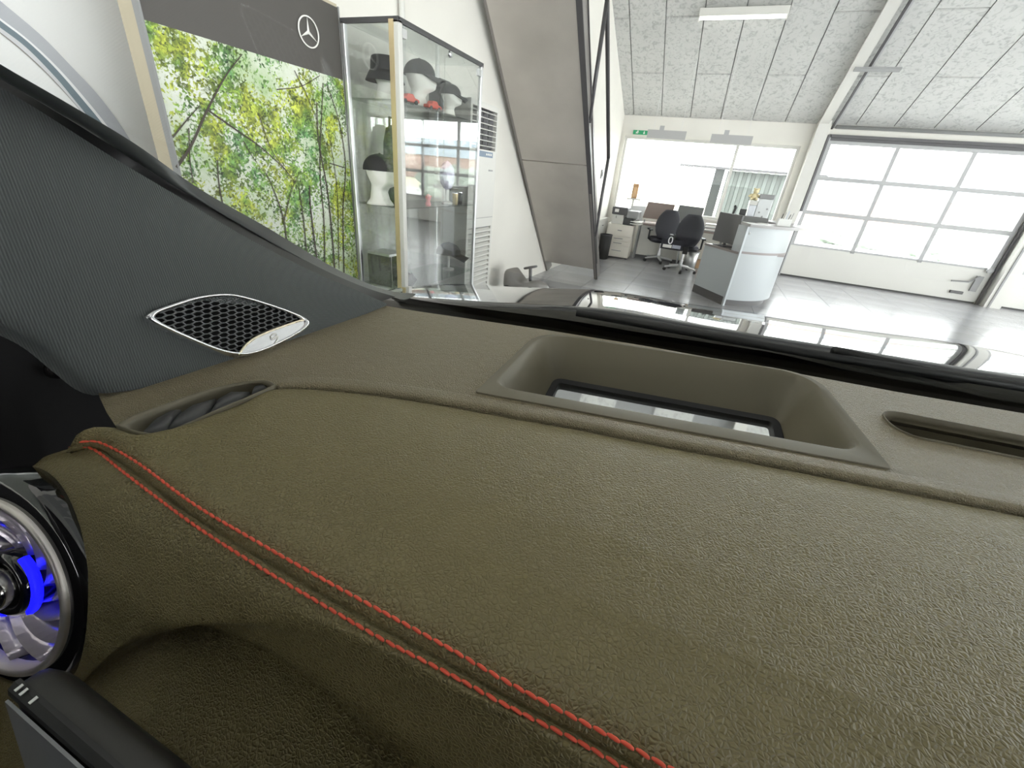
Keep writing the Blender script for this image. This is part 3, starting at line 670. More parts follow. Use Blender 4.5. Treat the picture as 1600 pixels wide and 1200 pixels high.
# ------------------------------------------------------------------ ride-on toy car
tc_ = thing('ride_on_car', (-1.86, 4.98, 0), 'grey ride-on toy car with dark steering wheel at the foot of the stairs', 'toy car'); M = TR((-1.86, 4.98, 0), math.radians(-12))
def bodyrow(x, z0, z1, w):
    zc = (z0 + z1) / 2; hz = (z1 - z0) / 2
    return [M @ Vector((x, w * math.copysign(abs(math.cos(t)) ** .6, math.cos(t)), zc + hz * math.copysign(abs(math.sin(t)) ** .6, math.sin(t)))) for t in [2 * math.pi * i / 20 for i in range(20)]]
m_toy = mat('grey_toy_plastic', (.22, .21, .20), .3, coat=.4)
MB().rings([bodyrow(*a_) for a_ in ((-.30, .14, .22, .06), (-.28, .10, .35, .12), (-.22, .08, .37, .15), (-.14, .08, .30, .15), (-.05, .08, .24, .12), (.04, .08, .25, .12), (.12, .08, .28, .15), (.22, .08, .25, .16), (.28, .09, .20, .13), (.305, .12, .17, .08))], True, True, True).build('body', m_toy, tc_, smooth=True)
for xx in (-.19, .19):
    for yy in (-.17, .13): MB().lathe([(.03, -.001), (.075, 0), (.085, .008), (.085, .034), (.07, .042), (.03, .042)], M @ Vector((xx, yy, .085)), 20, M.to_3x3() @ Matrix.Rotation(-math.pi / 2, 3, 'X')).build('wheel', m_black, tc_)
MB().tube([M @ Vector((.05, 0, .24)), M @ Vector((.03, 0, .41))], .02, 10).build('steering_column', m_dark, tc_)
sw_ = MB(); sw_.tube([M @ Vector((.03 + .08 * math.cos(t) * .8, .09 * math.sin(t), .42 + .02 * math.cos(t))) for t in [2 * math.pi * i / 20 for i in range(20)]], .014, 8, True); sw_.tube([M @ Vector((.03, -.08, .42)), M @ Vector((.03, .08, .42))], .012, 8); sw_.build('steering_wheel', m_dark, tc_, smooth=True)
for yy in (-.08, .08): MB().lathe([(.028, 0), (.024, .012), (.01, .018)], M @ Vector((.285, yy, .175)), 14, M.to_3x3() @ Matrix.Rotation(math.pi / 2, 3, 'Y')).build('headlight', m_print, tc_)

# ------------------------------------------------------------------ office corner
dw = thing('drawer_cabinet', (-1.57, 9.65, 0), 'cream four drawer cabinet under the printer', 'cabinet'); DH = .66
M = TR((-1.575, 9.42, 0), math.radians(3)); m_drw = mat('cream_laminate', (.66, .62, .55), .5)
B((-.265, .02, .03), (.265, .52, DH), M).build('body', m_drw, dw); B((-.27, 0, DH), (.27, .53, DH + .02), M).build('top', m_drw, dw)
zz = .045
for hh, hw in ((.215, .10), (.085, .09), (.085, .09), (.205, .045)):
    dr = B((-.26, 0, zz), (.26, .02, zz + hh), M).build('drawer', m_drw, dw, bevel=.003)
    MB().tube([M @ Vector((-hw, -.005, zz + hh * .55)), M @ Vector((hw, -.005, zz + hh * .55))], .008, 8).build('handle', m_grey, dr); zz += hh + .008
for a_ in (-.23, .23): MB().lathe([(.02, 0), (.02, .03)], M @ Vector((a_, .06, 0)), 10).build('foot', m_dark, dw)
pr_ = thing('printer', (-1.60, 9.7, DH + .02), 'grey and white office printer on the drawer cabinet', 'printer'); z = DH + .02
B((-1.80, 9.50, z), (-1.56, 9.9, z + .18)).build('paper_unit', m_white, pr_, bevel=.01); B((-1.56, 9.52, z), (-1.36, 9.9, z + .14)).build('base', m_black, pr_, bevel=.01)
B((-1.82, 9.48, z + .18), (-1.50, 9.9, z + .33)).build('scanner', m_dark, pr_, bevel=.02); B((-1.50, 9.46, z + .14), (-1.27, 9.86, z + .28)).build('head', m_grey, pr_, bevel=.012)
B((-1.76, 9.47, z + .23), (-1.68, 9.48, z + .29)).build('screen', m_print, pr_); B((-1.72, 9.49, z + .11), (-1.71, 9.50, z + .16)).build('latch', m_dark, pr_)
for k in range(2): B((-1.40, 9.44, z + .035 + k * .045), (-1.18, 9.8, z + .045 + k * .045)).build('paper_tray', m_print, pr_)
dk = thing('desk', (-.35, 10.2, 0), 'long office desk below the window with pale front panel', 'desk')
B((-1.28, 9.80, .70), (.62, 10.68, .735)).build('desktop', mat('brown_desktop', (.20, .15, .13), .45), dk)
B((-1.26, 10.10, .06), (.60, 10.13, .70)).build('modesty_panel', m_cream, dk)
for xx in (-1.27, -.35, .58): B((xx, 9.85, 0), (xx + .03, 10.62, .70)).build('leg_panel', m_grey, dk)
B((-1.26, 10.08, 0), (.60, 10.14, .06)).build('kick_plate', m_dark, dk)
def panel(name, c4, y, d, m, label, cat, foot=True, z0=.735):
    t = thing(name, (sum(p_.x for p_ in c4) / 4, y, z0), label, cat)
    MB().prism(c4, (0, d, 0)).build('panel', m, t, bevel=.006)
    xc = (c4[2].x + c4[3].x) / 2; zb = min(c4[2].z, c4[3].z)
    if foot: B((xc - .12, y - .02, z0), (xc + .12, y + .14, z0 + .012)).build('foot', m_dark, t); B((xc - .03, y + d, z0 + .01), (xc + .03, y + d + .02, max(zb, z0) + .12)).build('stem', m_dark, t)
    else: 
        for q in (c4[3].x + .04, c4[2].x - .06): B((q, y - .01, z0), (q + .03, y + d + .01, z0 + .05)).build('clamp', m_grey, t)
    return t
c4 = lambda y, *q: [aty(u, v, y) for u, v in q]
panel('desk_screen', c4(10.25, (1013, 315), (1055, 320), (1047, 345), (1004, 340)), 10.25, .03, mat('taupe_fabric', (.20, .155, .135), .8), 'taupe fabric desk screen behind the left chair', 'desk screen', False)
panel('desk_screen', c4(10.2, (1062, 320), (1101, 325), (1093, 349), (1053, 346)), 10.2, .03, mat('grey_fabric', (.13, .135, .13), .8), 'grey fabric desk screen behind the right chair', 'desk screen', False)
panel('monitor', c4(10.3, (986, 321), (1010, 322), (1003, 346), (978, 343)), 10.3, .04, m_alu, 'silver monitor on the desk next to the printer', 'monitor')
q = aty(991, 308, 10.66); cb = thing('cardboard_stand', (q.x, 10.60, .735), 'brown cardboard brochure stand on a shelf at the window', 'brochure stand')
B((q.x - .06, 10.58, 1.17), (q.x + .06, 10.66, 1.47)).build('pocket', mat('cardboard', (.40, .24, .12), .8), cb); B((q.x - .03, 10.57, 1.20), (q.x + .04, 10.58, 1.40)).build('brochure', mat('tan_paper', (.55, .36, .2), .7), cb)
B((q.x - .14, 10.52, 1.14), (q.x + .16, 10.68, 1.17)).build('shelf_board', m_white, cb); B((q.x - .02, 10.6, .735), (q.x + .02, 10.64, 1.14)).build('stem', m_white, cb)
bb = thing('low_cabinet', (-1.98, 9.0, 0), 'low white cabinet in the corner left of the drawers', 'cabinet')
B((wx(9.1) + .02, 8.75, .05), (-1.93, 9.75, .74)).build('body', m_white, bb); B((wx(9.1) + .02, 8.74, .74), (-1.91, 9.76, .765)).build('top', m_white, bb); B((wx(9.1) + .03, 8.77, 0), (-1.95, 9.73, .05)).build('plinth', m_dark, bb)
for z in (.12, .43): dd = B((-1.93, 8.77, z), (-1.915, 9.73, z + .28)).build('door', m_white, bb); B((-1.915, 9.2, z + .2), (-1.90, 9.3, z + .215)).build('handle', m_grey, dd)
tb = thing('paper_bin', (-1.80, 9.05, 0), 'black tall bin between low cabinet and drawers', 'bin')
MB().lathe([(.09, 0), (.11, .01), (.12, .48), (.11, .485)], (-1.77, 9.10, 0), 20, cap1=False).build('body', m_black, tb, smooth=True); MB().lathe([(.112, .47), (.125, .475), (.125, .495), (.112, .495)], (-1.77, 9.10, 0), 20, cap0=False, cap1=False).build('rim', m_dark, tb)

def chair(x, y, rz, label):
    t = thing('office_chair', (x, y, 0), label, 'chair', 'office chairs at the desk'); M = TR((x, y, 0), rz)
    rows = []
    for k in range(15):
        s_ = k / 14; z = .50 + .56 * s_; w = .24 * (math.sin(math.pi * (.12 + .80 * s_)) ** .55); yb_ = .22 + .05 * s_ - .05 * math.sin(s_ * math.pi)
        rows.append([M @ Vector((w * math.cos(a_), yb_ + .045 * math.sin(a_) + .05 * math.cos(a_) ** 2 * -1, z)) for a_ in [2 * math.pi * i / 18 for i in range(18)]])
    MB().rings(rows, True, True, True).build('backrest', m_chair, t, smooth=True)
    rows = [[M @ Vector((.25 * s_ * math.copysign(abs(math.cos(a_)) ** .6, math.cos(a_)), -.03 + .24 * s_ * math.copysign(abs(math.sin(a_)) ** .6, math.sin(a_)), z)) for a_ in [2 * math.pi * i / 24 for i in range(24)]] for z, s_ in ((.40, .7), (.41, .93), (.44, 1), (.48, .99), (.50, .9))]
    MB().rings(rows, True, True, True).build('seat', m_chair, t, smooth=True)
    B((-.045, .16, .36), (.045, .24, .62), M).build('back_bracket', m_black, t, bevel=.01)
    MB().lathe([(.035, .10), (.035, .22), (.022, .22), (.022, .40)], M @ Vector((0, 0, 0)), 14).build('gas_column', m_alu, t)
    for s_ in (-1, 1):
        MB().tube([M @ Vector((s_ * .2, .0, .42)), M @ Vector((s_ * .29, 0, .46)), M @ Vector((s_ * .29, 0, .63))], .018, 8).build('arm_support', m_black, t)
        B((s_ * .29 - .035, -.13, .63), (s_ * .29 + .035, .12, .66), M).build('armrest', m_black, t, bevel=.01)
    for k in range(5):
        a_ = 2 * math.pi * k / 5 + .3; e_ = Vector((math.cos(a_), math.sin(a_), 0)); n_ = Vector((-e_.y, e_.x, 0))
        MB().tube([M @ (Vector((0, 0, .11)) + e_ * .03), M @ (e_ * .30 + Vector((0, 0, .075)))], [.03, .016], 8).build('base_leg', m_alu, t)
        MB().lathe([(.028, -.022), (.03, 0), (.028, .022)], M @ (e_ * .30 + Vector((0, 0, .03))), 12, M.to_3x3() @ Matrix.Rotation(a_, 3, 'Z') @ Matrix.Rotation(math.pi / 2, 3, 'X')).build('caster', m_black, t)
    return t
p = atz(1026, 409, 0); chair(p.x, p.y, math.radians(200), 'dark office chair on the left, nearer the printer')
p2 = atz(1060, 424, 0); ch2 = chair(p2.x, p2.y, math.radians(188), 'dark office chair on the right with white tag near its seat')
lbt = atz(1048, 385, .52)
tx = bpy.data.curves.new('tag_digit', 'FONT'); tx.body = '0'; tx.size = .19; tx.extrude = .002
dg = bpy.data.objects.new('tag_digit', tx); COL.objects.link(dg); tx.materials.append(mat('tag_white', (.85, .85, .85), .4))
yb = p2.y - .34; q = aty(1048, 376, yb)
me_t = bpy.data.meshes.new_from_object(dg); me_t.name = 'tag_digit'; bpy.data.objects.remove(dg); dg = bpy.data.objects.new('tag_digit', me_t); COL.objects.link(dg)
dg.parent = ch2; dg.location = Vector((q.x - .05, yb, q.z - .06)) - Vector(ch2['_org']); dg.rotation_euler = (math.pi / 2, 0, 0); dg['_org'] = [0, 0, 0]
B((q.x - .12, yb, q.z - .13), (q.x + .04, yb + .006, q.z - .075)).build('tag_strip', m_print, ch2); B((q.x + .05, yb + .002, q.z - .13), (q.x + .20, yb + .016, q.z - .07)).build('tag_bar', mat('lilac_grey', (.42, .43, .52), .4), ch2)
B((q.x - .16, yb + .016, q.z - .16), (q.x + .24, yb + .02, q.z + .02)).build('tag_holder', m_chair, ch2)
wbn = thing('waste_bin', (.02, 9.3, 0), 'grey round waste bin beside the right chair', 'bin'); p = atz(1075, 421, 0)
wbn.location = (p.x, p.y, 0); wbn['_org'] = [p.x, p.y, 0]
MB().lathe([(.10, 0), (.115, .005), (.13, .36), (.12, .365)], (p.x, p.y, 0), 24, cap1=False).build('body', m_alu, wbn, smooth=True); MB().lathe([(.115, .34), (.136, .345), (.136, .37), (.115, .37)], (p.x, p.y, 0), 24, cap0=False, cap1=False).build('rim', m_grey, wbn)
p = atz(1090, 418, 0); carton('cardboard_box', p.x + .02, p.y, 0, .25, .22, .16, mat('carton_brown', (.42, .27, .17), .8), 'small brown cardboard box on the floor behind the counter', 'box')
# papers on the right part of the desk
m_paper = mat('paper', (.7, .7, .68), .6)
for k, (xx, yy) in enumerate(((.15, 9.95), (.42, 9.9))):
    t = thing('letter_tray', (xx, yy, .735), ['stack of letter trays on the desk left of the counter screen', 'letter tray with papers at the right end of the desk'][k], 'tray')
    for j in range(3 - k): B((xx - .12, yy - .15, .737 + j * .06), (xx + .12, yy + .15, .745 + j * .06)).build('tray', m_dark, t); B((xx - .11, yy - .14, .745 + j * .06), (xx + .11, yy + .14, .757 + j * .06)).build('papers', m_paper, t)
    for s_ in (-.118, .112): B((xx + s_, yy + .13, .745), (xx + s_ + .006, yy + .145, .86 - k * .06)).build('riser', m_dark, t)

# hanging signs and exit sign
for k, (u0, v0, u1, v1, lb) in enumerate(((1013, 200, 1070, 219, 'grey blank hanging sign next to the green exit sign'), (1113, 207, 1173, 227, 'grey blank hanging sign above the middle of the window'))):
    a_ = aty(u0, v0, 9.3); b_ = aty(u1, v1, 9.3); y = 9.3
    t = thing('hanging_sign', ((a_.x + b_.x) / 2, y, b_.z), lb, 'sign', 'hanging signs'); B((a_.x, y, b_.z), (b_.x, y + .012, a_.z - .02)).build('plate', mat('sign_grey', (.36, .355, .35), .5), t)
    for xx in (a_.x + .1, b_.x - .1): MB().tube([(xx, y + .006, a_.z - .02), (xx, y + .006, cz_(y))], .003, 6).build('wire', m_alu, t)
    B(((a_.x + b_.x) / 2 - .14, y + .012, a_.z - .03), ((a_.x + b_.x) / 2 - .06, y + .02, a_.z + .05)).build('hanger', m_steelw, t)
ex = thing('exit_sign', (-1.76, YW - .02, 2.42), 'green emergency exit sign with white figure and arrow', 'sign')
a_ = aty(990, 203, YW - .03); b_ = aty(1012, 211, YW - .03); ey = YW - .04
B((a_.x, ey, b_.z), (b_.x, YW - .001, a_.z)).build('plate', mat('sign_green', (.02, .30, .13), .4), ex); cx = lerp(a_.x, b_.x, .28); cz2 = (a_.z + b_.z) / 2; hh = (a_.z - b_.z)
mb = MB().lathe([(.012, 0), (.012, .003)], (cx + .01, ey, cz2 + hh * .28), 10, Matrix.Rotation(math.pi / 2, 3, 'X')); mb.tube([(cx + .008, ey - .001, cz2 + hh * .15), (cx, ey - .001, cz2 - hh * .08), (cx + .02, ey - .001, cz2 - hh * .3)], .006, 6); mb.tube([(cx, ey - .001, cz2 - hh * .08), (cx - .025, ey - .001, cz2 - hh * .3)], .006, 6); mb.tube([(cx - .03, ey - .001, cz2 + .0), (cx + .008, ey - .001, cz2 + hh * .12), (cx + .035, ey - .001, cz2)], .005, 6)
mb.build('running_figure', m_print, ex); cx = lerp(a_.x, b_.x, .74)
MB().prism([(cx - .008, ey - .002, cz2 + hh * .35), (cx + .008, ey - .002, cz2 + hh * .35), (cx + .008, ey - .002, cz2 - .005), (cx + .024, ey - .002, cz2 - .005), (cx, ey - .002, cz2 - hh * .36), (cx - .024, ey - .002, cz2 - .005), (cx - .008, ey - .002, cz2 - .005)], (0, .002, 0)).build('arrow', m_print, ex)

# ------------------------------------------------------------------ curved reception counter
rc = thing('reception_counter', (.6, 7.4, 0), 'curved white reception counter with raised front and ledge', 'counter')
cxx, cyy, rad = .31, 7.60, .904; m_ctr = mat('counter_laminate', (.385, .41, .42), .35); m_edge = mat('counter_edge', (.22, .19, .18), .4)
A0 = math.atan2(6.725 - cyy, .537 - cxx); A1 = math.radians(45)
def pol(r, a_, z): return Vector((cxx + r * math.cos(a_), cyy + r * math.sin(a_), z))
def sect(r0, r1, z0, z1, a0, a1, n=24):
    rows = []
    for i in range(n + 1):
        a_ = lerp(a0, a1, i / n); rows.append([pol(r0, a_, z0), pol(r1, a_, z0), pol(r1, a_, z1), pol(r0, a_, z1)])
    return MB().rings(rows, True, True, True)
AS = lerp(A0, A1, .60)
for a0, a1 in ((A0, AS - .007), (AS + .007, A1)):
    sect(rad - .03, rad, .09, .735, a0, a1).build('lower_panel', m_ctr, rc, smooth='auto'); sect(rad - .03, rad, .765, 1.09, a0, a1).build('upper_panel', m_ctr, rc, smooth='auto')
sect(rad - .03, rad + .004, .735, .765, A0, A1).build('edge_strip', m_edge, rc, smooth='auto')
sect(rad - .10, rad - .06, 0, .09, A0 + .05, A1).build('plinth', m_dark, rc, smooth='auto')
sect(rad - .24, rad + .16, 1.09, 1.125, A0 - .02, A1 + .1).build('ledge', mat('ledge_grey', (.25, .24, .235), .35), rc, smooth='auto')
bA = Vector((.095, 7.356, 0)); bB = Vector((.537, 6.725, 0)); dv = (bB - bA).normalized(); nv = Vector((dv.y, -dv.x, 0)); nv = -nv if nv.y > 0 else nv
iv = -nv
MB().prism([bA + Vector((0, 0, .12)), bB + Vector((0, 0, .12)), bB + Vector((0, 0, .72)), bA + Vector((0, 0, .72))], iv * .03).build('side_panel', m_ctr, rc)
MB().prism([bA, bB, bB + Vector((0, 0, .12)), bA + Vector((0, 0, .12))], iv * .03).build('side_plinth', m_dark, rc)
MB().prism([bA + nv * .01 + Vector((0, 0, .72)), bB + nv * .01 + Vector((0, 0, .72)), bB + iv * .75 + Vector((0, 0, .72)), bA + iv * .62 + Vector((0, 0, .72))], (0, 0, .03)).build('worktop', m_edge, rc)
e1 = bB - dv * .02; e0 = bB - dv * .17
MB().prism([e0 + Vector((0, 0, .75)), e1 + Vector((0, 0, .75)), e1 + Vector((0, 0, 1.09)), e0 + Vector((0, 0, 1.09))], iv * .03).build('end_panel', m_ctr, rc)
MB().prism([bB - dv * .015 + nv * .006, bB + dv * .02 + nv * .006, bB + dv * .02 + nv * .006 + Vector((0, 0, 1.09)), bB - dv * .015 + nv * .006 + Vector((0, 0, 1.09))], iv * .03).build('corner_post', m_ctr, rc)
MB().lathe([(.016, 0), (.016, .008)], pol(rad + .001, A0 + .06, 1.0), 12, Matrix.Rotation(math.pi / 2, 3, 'Y')).build('screw_cap', m_print, rc)
def slab(name, p0, p1, z0, z1, d, m, label, cat):
    """upright panel between two floor points"""
    p0 = Vector((p0[0], p0[1], 0)); p1 = Vector((p1[0], p1[1], 0)); u_ = (p1 - p0).normalized(); n_ = Vector((-u_.y, u_.x, 0))
    t = thing(name, ((p0.x + p1.x) / 2, (p0.y + p1.y) / 2, z0), label, cat)
    MB().prism([p0 + Vector((0, 0, z0 + .05)), p1 + Vector((0, 0, z0 + .05)), p1 + Vector((0, 0, z1)), p0 + Vector((0, 0, z1))], n_ * d).build('panel', m, t, bevel=.008)
    mid = (p0 + p1) / 2; MB().prism([mid - u_ * .12 - n_ * .06 + Vector((0, 0, z0)), mid + u_ * .12 - n_ * .06 + Vector((0, 0, z0)), mid + u_ * .12 + n_ * .12 + Vector((0, 0, z0)), mid - u_ * .12 + n_ * .12 + Vector((0, 0, z0))], (0, 0, .012)).build('foot', m_dark, t)
    MB().tube([mid + n_ * (d + .01) + Vector((0, 0, z0)), mid + n_ * (d + .01) + Vector((0, 0, z0 + .2))], .02, 8).build('stem', m_dark, t)
    return t
a_ = aty(1122, 378, 7.45); b_ = aty(1160, 388, 7.30)
slab('monitor', (.17, 7.42), (.46, 7.02), .75, 1.20, .035, m_dark, 'black monitor on the lower counter worktop behind the ledge', 'monitor')
a_ = aty(1134, 331, 7.95); b_ = aty(1199, 342, 7.95)
slab('privacy_screen', (a_.x, 7.95), (b_.x, 7.75), .75, a_.z - .02, .025, m_grey, 'long dark screen panel behind the counter ledge', 'screen')
# machines and small things behind and on the ledge
fc_ = thing('side_cabinet', (.95, 8.5, 0), 'pale cabinet behind the reception counter carrying the white machine', 'cabinet')
B((.45, 8.42, .04), (1.30, 8.82, 1.06)).build('body', m_cream, fc_); B((.44, 8.41, 1.06), (1.31, 8.83, 1.08)).build('top', m_grey, fc_); B((.46, 8.44, 0), (1.29, 8.80, .04)).build('plinth', m_dark, fc_)
for xx in (.46, .885): dd = B((xx, 8.40, .06), (xx + .405, 8.42, 1.04)).build('door', m_cream, fc_); B((xx + .18, 8.385, .9), (xx + .22, 8.40, .91)).build('handle', m_grey, dd)
y = 8.55
def at_box(name, u0, v0, u1, v1, y, d, z0, m, label, cat, top=None):
    a_ = aty(u0, v0, y); b_ = aty(u1, v0, y)
    t = thing(name, ((a_.x + b_.x) / 2, y + d / 2, z0), label, cat); zt = a_.z
    B((a_.x, y, z0), (b_.x, y + d, zt - (.07 if top else 0))).build('body', m, t, bevel=.008)
    if top: B((a_.x - .004, y - .004, zt - .07), (b_.x + .004, y + d, zt)).build('lid', top, t, bevel=.008)
    return t, a_, b_
t, a_, b_ = at_box('coffee_machine', 1189, 303, 1212, 303, 8.5, .25, 1.08, mat('machine_white', (.60, .62, .62), .35), 'white machine with dark grey top behind the counter', 'machine', m_grey)
for dx, dz in ((.06, .14), (.16, .2), (.12, .08)): MB().lathe([(.014, 0), (.014, .01)], (a_.x + dx, 8.5, 1.08 + dz), 12, Matrix.Rotation(math.pi / 2, 3, 'X')).build('button', m_grey, t)
t, a_, b_ = at_box('water_tank', 1173, 313, 1185, 313, 8.5, .2, 1.08, mat('tank_white', (.62, .64, .68), .3), 'pale slim tank left of the white machine', 'tank', m_white)
t, a_, b_ = at_box('card_reader', 1157, 326, 1168, 326, 8.2, .06, 1.08, m_black, 'small black device left of the white machine', 'device')
B((a_.x + .01, 8.195, 1.13), (b_.x - .01, 8.20, 1.17)).build('screen', m_blackg, t); t.location.z = 1.08
q = aty(1148, 330, 8.2); t = thing('desk_phone', (q.x, 8.2, 1.08), 'black upright handset behind the counter screen', 'phone')
MB().tube([(q.x - .02, 8.2, 1.08), (q.x - .01, 8.2, 1.18), (q.x, 8.19, 1.26), (q.x - .025, 8.19, 1.29)], [.022, .018, .022, .02], 10).build('handset', m_black, t, smooth=True); B((q.x - .05, 8.15, 1.08), (q.x + .03, 8.26, 1.10)).build('cradle', m_black, t)
tb2 = thing('telephone_shelf', (.3, 8.2, 0), 'narrow dark shelf stand behind the reception counter screen', 'shelf')
B((q.x - .10, 8.12, 1.05), (b_.x + .05, 8.30, 1.08)).build('board', m_grey, tb2)
for xx in (q.x - .08, b_.x + .01): B((xx, 8.16, 0), (xx + .03, 8.26, 1.05)).build('leg', m_grey, tb2)
q = pol(rad - .02, A0 + .62, 1.125); t = thing('pen_holder', q, 'white box with pens on the counter ledge', 'pen holder')
MB().prism([q + Vector((-.08, -.04, 0)), q + Vector((.08, -.02, 0)), q + Vector((.07, .06, 0)), q + Vector((-.09, .04, 0))], (0, 0, .09)).build('box', m_paper, t)
for k in range(5): MB().tube([q + Vector((-.05 + .028 * k, .01, .085)), q + Vector((-.055 + .03 * k + .012, .015, .15 + .02 * (k % 3)))], .005, 6).build('pen', [m_black, m_grey, m_blue][k % 3], t)
q2 = pol(rad + .05, A0 + .82, 1.125); t = thing('leaflet_stand', q2, 'clear upright leaflet holder at the right end of the ledge', 'holder')
MB().prism([q2 + Vector((-.03, 0, 0)), q2 + Vector((.01, .03, 0)), q2 + Vector((.02, .03, .2)), q2 + Vector((-.02, 0, .2))], (.004, -.004, 0)).build('plate', m_alu, t); MB().lathe([(.03, 0), (.03, .008)], q2, 12).build('foot', m_alu, t)
q3 = pol(rad - .06, A0 + .22, 1.125); t = thing('paper_stack', q3, 'flat leaflets lying on the counter ledge', 'leaflets')
for k in range(3): M = TR(q3 + Vector((.02 * k, .06 * k, .003 * k)), .5 + .3 * k); B((-.07, -.05, 0), (.07, .05, .003), M).build('sheet', m_paper, t)
q4 = aty(1194, 302, 8.58); t = thing('plush_bear', (q4.x, 8.6, a_.z), 'small cream plush bear on top of the white machine', 'plush toy')
bz = aty(1178, 313, 8.5).z; t.location = (q4.x - .05, 8.6, bz); t['_org'] = [q4.x - .05, 8.6, bz]
m_plush = mat('cream_plush', (.72, .62, .38), .9, bump=('noise', 300, .6, .004))
def ball(c, r, n=14): 
    return MB().lathe([(max(.001, r * math.sin(math.pi * k / 8)), -r * math.cos(math.pi * k / 8)) for k in range(9)], c, n)
b0 = Vector((q4.x - .13, 8.6, bz)); ball(b0 + Vector((0, 0, .055)), .055).build('body', m_plush, t, smooth=True); ball(b0 + Vector((.01, -.01, .135)), .042).build('head', m_plush, t, smooth=True)
for s_ in (-1, 1):
    ball(b0 + Vector((.01 + s_ * .032, 0, .172)), .015).build('ear', m_plush, t, smooth=True); MB().tube([b0 + Vector((s_ * .045, -.01, .08)), b0 + Vector((s_ * .08, -.03, .05))], [.02, .014], 8).build('arm', m_plush, t, smooth=True)
    MB().tube([b0 + Vector((s_ * .03, -.03, .022)), b0 + Vector((s_ * .045, -.09, .022))], [.024, .02], 8).build('leg', m_plush, t, smooth=True)

# ================================================================== the car
def build_car(mb, *a, **k):            # geometry given in the car frame
    mb.v = [W(p) for p in mb.v]; return mb.build(*a, **k)
WN, WK = Vector((0, .62, 1)), .1844    # windscreen plane
def wsc(u, v): return cpl(u, v, WN, WK)
H0 = .18
dash = thing('dashboard', W(.3, .2, -.55), 'olive brown leather covered car dashboard with red stitching', 'dashboard')
N = 260
EXT = lambda y0, z: [Vector((.45, y0, z)), Vector((.8, y0 - .01, z)), Vector((1.02, y0 - .03, z - .005))]
seam_px = [(428, 607), (500, 607), (600, 617), (700, 632), (800, 650), (900, 667), (1000, 687), (1200, 724), (1385, 760), (1600, 802)]
seam3 = [cz(u, v, .181) for u, v in seam_px] + [Vector((.38, .3135, -.181)), Vector((.5, .312, -.181)), Vector((.65, .309, -.1815)), Vector((.82, .303, -.182)), Vector((1.02, .29, -.185))]
left_px = [(182, 669), (215, 680), (250, 683), (290, 669), (340, 646), (390, 625)]
def roll(L): return [L[0] + Vector((-.007, .014, -.030)), L[0] + Vector((-.006, .006, -.013)), L[0] + Vector((-.0035, .002, -.004))] + L
r0 = spline([cz(u, v, .183) for u, v in left_px] + seam3, N)
up_px = [(110, 697), (135, 692), (160, 695), (215, 725), (300, 788), (400, 848), (500, 905), (600, 960), (700, 1015), (800, 1073), (900, 1126), (1000, 1178), (1035, 1198)]
lo_px = [(95, 705), (122, 700), (150, 706), (200, 745), (300, 820), (400, 885), (500, 945), (600, 1003), (700, 1055), (800, 1110), (900, 1160), (965, 1198)]
ups = [cz(u, v, .188) for u, v in up_px] + [Vector((.09, .0845, -.1885)), Vector((.15, .0795, -.189)), Vector((.22, .0755, -.190)), Vector((.35, .070, -.191)), Vector((.55, .062, -.193)), Vector((.78, .053, -.196)), Vector((1.0, .045, -.2))]
los = [cz(u, v, .194) for u, v in lo_px] + [Vector((.075, .0800, -.1945)), Vector((.14, .0735, -.195)), Vector((.22, .0685, -.196)), Vector((.35, .062, -.197)), Vector((.55, .053, -.199)), Vector((.78, .043, -.202)), Vector((1.0, .035, -.205))]
r2 = spline(ups, N); r4 = spline(los, N)
def mix(a, b, t, lift=0): return [p.lerp(q_, t) + Vector((0, -lift * .25, lift)) for p, q_ in zip(a, b)]
def yface(x, z): return .105 + .345 * (z + .275) - .14 * max(0, x + .2)
def onface(u, v):
    d = cray(u, v); k = 1.0
    lo_, hi_ = 0.0001, .002
    for _ in range(60):
        mid = (lo_ + hi_) / 2; p_ = d * mid
        if p_.y > yface(p_.x, p_.z): hi_ = mid
        else: lo_ = mid
    return d * lo_
ridge = [Vector((-.50, yface(-.5, -.37), -.37)), Vector((-.37, yface(-.37, -.365), -.365))] + [onface(u, v) for u, v in ((110, 1080), (150, 1043), (200, 1010), (245, 985), (290, 973), (340, 978), (400, 1002), (450, 1032), (500, 1068), (570, 1130), (640, 1195))] + [Vector((.01, .072, -.247)), Vector((.10, .060, -.249)), Vector((.22, .050, -.251)), Vector((.4, .04, -.255)), Vector((.7, .03, -.258)), Vector((1.0, .02, -.26))]
r6 = spline(ridge, N)
dl = cray(0, 757); r5l = dl * (-.225 / dl.z)
r5 = mix(r4, r6, .5, .008)
for i in range(40): w_ = (1 - i / 40) ** 2; r5[i] = r5[i].lerp(r5l, w_)
r45 = mix(r4, r5, .45, .004)
d45 = cray(50, 729); r45l = d45 * (-.209 / d45.z)
for i in range(40): w_ = (1 - i / 40) ** 2; r45[i] = r45[i].lerp(r45l, w_)
r56 = mix(r5, r6, .55, .003)
r6 = [p + Vector((0, -.002, .001)) for p in r6]; r7 = [p + Vector((0, .006, -.007)) for p in r6]; r8 = [p + Vector((0, -.002, -.020)) for p in r6]; r9 = [p + Vector((.004, -.038, -.046)) for p in r6]; r10 = [p + Vector((.006, -.080, -.070)) for p in r6]; r11 = [p + Vector((0, -.10, -.22)) for p in r6]
